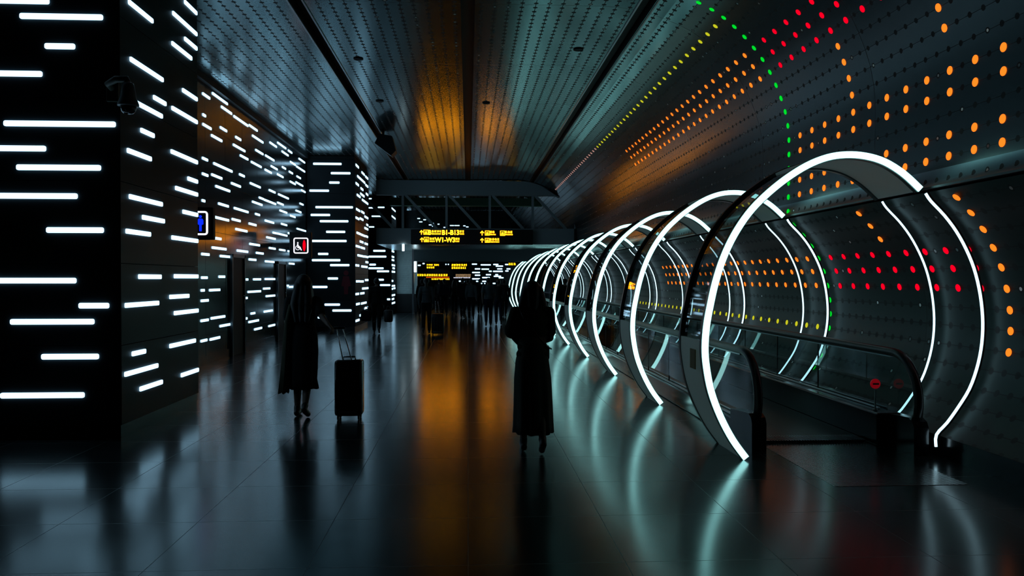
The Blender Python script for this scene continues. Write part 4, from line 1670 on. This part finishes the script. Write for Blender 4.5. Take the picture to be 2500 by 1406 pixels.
# woman in the long pale dress, alone
PB = dict(LE=(-.175, .03, 1.15), LW=(-.10, .20, 1.05), LD=(.6, .6, .1), RE=(.185, .05, 1.14), RW=(.10, .22, 1.08), RD=(-.5, .7, .2),
          LK=(-.08, .08, .50), LA=(-.08, .10, .09), LT=(-.085, .24, .04), RK=(.08, -.02, .48), RA=(.085, -.20, .15), RT=(.09, -.10, .04), Rheel=(.085, -.27, .13))
pbn = person('woman in a long pale dress with chin length hair, walking beside the rings', (.60, 7.42, 0), 0.0, 1.59, PB,
             dict(hair='bob', top='wide_top', top_mat='cloth_olive', sleeve='wide', slim=.98,
                  skirt=[(0, 0, 1.16, .135, .105, 0), (0, 0, 1.04, .14, .115, 0), (0, 0, .92, .165, .14, .01), (.005, 0, .74, .18, .155, .03),
                         (.01, 0, .50, .185, .165, .045), (.012, 0, .30, .19, .175, .055), (.012, 0, .20, .195, .18, .06)],
                  skirt_mat='cloth_beige', folds=8), True)
bm = bmesh.new()
tube(bm, [(-.13, -.02, 1.36), (-.09, -.115, 1.27), (.02, -.135, 1.12), (.12, -.125, 1.0), (.175, -.02, .97), (.14, .15, .98)], .008, 8)
link('bag_strap', bm, 'leather', pbn, True)
bm = bmesh.new()
box(bm, (.02, .15, .84), (.18, .21, .99), .025)
link('shoulder_bag', bm, 'leather', pbn, True)


def suitcase(label, loc, w, h, d, hx, hz, lean=0.0, shell='black_gloss', fine=True, hy=0.0):
    t = thing('suitcase', label, 'suitcase', loc)
    bm = bmesh.new()
    box(bm, (-w / 2, -d / 2, .045), (w / 2, d / 2, h), .035)
    link('shell', bm, shell, t, True)
    if fine:
        for i in range(5):
            x = -w / 2 + w * (i + .5) / 5
            newbox('rib', (x - .012, -d / 2 - .006, .14), (x + .012, -d / 2 + .002, h - .1), shell, t, .003)
        bm = bmesh.new()
        tube(bm, [(-.07, 0, h - .005), (-.065, 0, h + .03), (.065, 0, h + .03), (.07, 0, h - .005)], .010, 8)
        link('carry_handle', bm, 'chrome', t, True)
        newbox('lower_plate', (-w / 2 + .06, -d / 2 - .008, .075), (w / 2 - .06, -d / 2 + .004, .115), 'steel', t, .003)
    hn = thing('telescopic_handle', None, None)
    hn.parent = t
    for s_ in (-1, 1):
        bm = bmesh.new()
        seg(bm, (s_ * .05 + hx * .1, -d * .25, h - .02), (s_ * .035 + hx, -d * .25 + hy, hz), .007, .006, 8)
        link('rod', bm, 'chrome', hn, True)
    bm = bmesh.new()
    seg(bm, (hx - .055, -d * .25 + hy, hz), (hx + .055, -d * .25 + hy, hz), .014, .014, 10)
    link('grip', bm, 'rubber', hn, True)
    for a in (-1, 1):
        for b_ in (-1, 1):
            bm = bmesh.new()
            lathe(bm, [(.001, -.011), (.024, -.011), (.028, -.006), (.028, .006), (.024, .011), (.001, .011)], (a * (w / 2 - .04), b_ * (d / 2 - .04), .028), 14, 0)
            seg(bm, (a * (w / 2 - .04), b_ * (d / 2 - .04), .04), (a * (w / 2 - .04), b_ * (d / 2 - .04), .075), .014, .018, 8)
            link('wheel', bm, 'rubber', t, True)
    return t


suitcase('black upright suitcase with a long handle, pulled by the long haired woman', (-1.375, 9.32, 0), .315, .69, .24, -.10, 1.06, 0, 'black_gloss', True, -.02)

# man with bags in front of the far pillar
W2 = dict(WALK_A)
pm = person('person in dark clothes carrying a bag in each hand, left of the orange floor glow', (-2.72, 23.9, 0), 0.05, 1.64, W2,
            dict(hair='short', top_mat='cloth_black', trousers='cloth_black', skin='skin_far'))


def held_bag(label, loc, w, h, d, m, strap=.12):
    t = thing('bag', label, 'bag', loc)
    bm = bmesh.new()
    box(bm, (-w / 2, -d / 2, 0), (w / 2, d / 2, h), .05)
    link('bag_body', bm, m, t, True)
    for s_ in (-1, 1):
        bm = bmesh.new()
        tube(bm, [(-w * .25, s_ * .03, h - .01), (-w * .15, s_ * .02, h + strap * .8), (0, 0, h + strap), (w * .15, s_ * .02, h + strap * .8), (w * .25, s_ * .03, h - .01)], .009, 8)
        link('handle', bm, m, t, True)
    return t


held_bag('slack dark bag hanging from the left hand of the man by the far pillar', (-3.03, 23.86, .37), .30, .32, .16, 'cloth_black', .13)
held_bag('boxy dark bag in the right hand of the man by the far pillar', (-2.37, 23.9, .34), .26, .36, .18, 'leather', .12)

person('person in a grey top with a suitcase, in front of the yellow screens', (-1.23, 23.6, 0), 0.0, 1.64, WALK_B,
       dict(hair='tail', top_mat='cloth_grey', trousers='cloth_black', skin='skin_far', slim=.9))
suitcase('dark suitcase standing right behind the person before the yellow screens', (-.88, 23.2, 0), .36, .62, .25, -.03, 1.0, 0, 'leather', True)
person('person in a pale grey shirt, left one of the pair beside the rings', (.70, 27.4, 0), 0.0, 1.66, WALK_B,
       dict(hair='short', top_mat='cloth_grey', trousers='cloth_navy', skin='skin_far', sleeve='short'))
person('person in dark clothes walking closest to the left side of the far rings', (1.08, 28.2, 0), 0.0, 1.60, WALK_A,
       dict(hair='short', top_mat='cloth_dark', trousers='cloth_navy', skin='skin_far', slim=.9))
person('person in a light shirt with a blue cap beyond the pair near the rings', (.12, 31.5, 0), 0.0, 1.62, WALK_A,
       dict(hair='short', top_mat='cloth_grey', trousers='cloth_black', skin='skin_far', slim=.95))
CROWD = [(-1.92, 33.4, 1.60, 'cloth_black', 'short', 'far walker in black, nearest to the bright portal edge on the left'),
         (-1.02, 34.5, 1.62, 'cloth_navy', 'short', 'far walker in navy just right of the person with the suitcase'),
         (-.62, 36.2, 1.58, 'cloth_dark', 'long', 'far long haired walker in the middle of the distant crowd'),
         (-.22, 33.0, 1.66, 'cloth_black', 'short', 'far tall walker in black in the middle of the distant crowd'),
         (-.02, 38.4, 1.60, 'cloth_grey', 'short', 'far walker in grey, smallest figure of the distant crowd'),
         (1.55, 34.0, 1.60, 'cloth_black', 'short', 'far walker in black right beside the smallest rings'),
         (-1.45, 40.0, 1.60, 'cloth_dark', 'short', 'far walker in dark clothes under the yellow screens at the left'),
         (.55, 37.0, 1.62, 'cloth_black', 'tail', 'far walker in black under the white bars of the end wall')]
for i, (x, y, h_, m_, hr, lb) in enumerate(CROWD):
    person(lb, (x, y, 0), random.uniform(-.2, .2), h_, WALK_A if i % 2 else WALK_B,
           dict(hair=hr, top_mat=m_, trousers='cloth_black', skin='skin_far', slim=random.uniform(.88, 1.02)))
# on the moving walkway
person('nearer dark figure standing on the moving walkway inside the rings', (3.30, 27.0, .03), 0.0, 1.60, STAND,
       dict(hair='short', top_mat='cloth_black', trousers='cloth_black', skin='skin_far'))
person('farther dark figure standing on the moving walkway inside the rings', (3.55, 31.0, .03), 0.0, 1.62, STAND,
       dict(hair='long', top_mat='cloth_dark', trousers='cloth_black', skin='skin_far', slim=.9))
held_bag('dark bag standing on the walkway belt between the fourth and fifth rings', (3.20, 18.6, .031), .45, .5, .25, 'leather', .1)
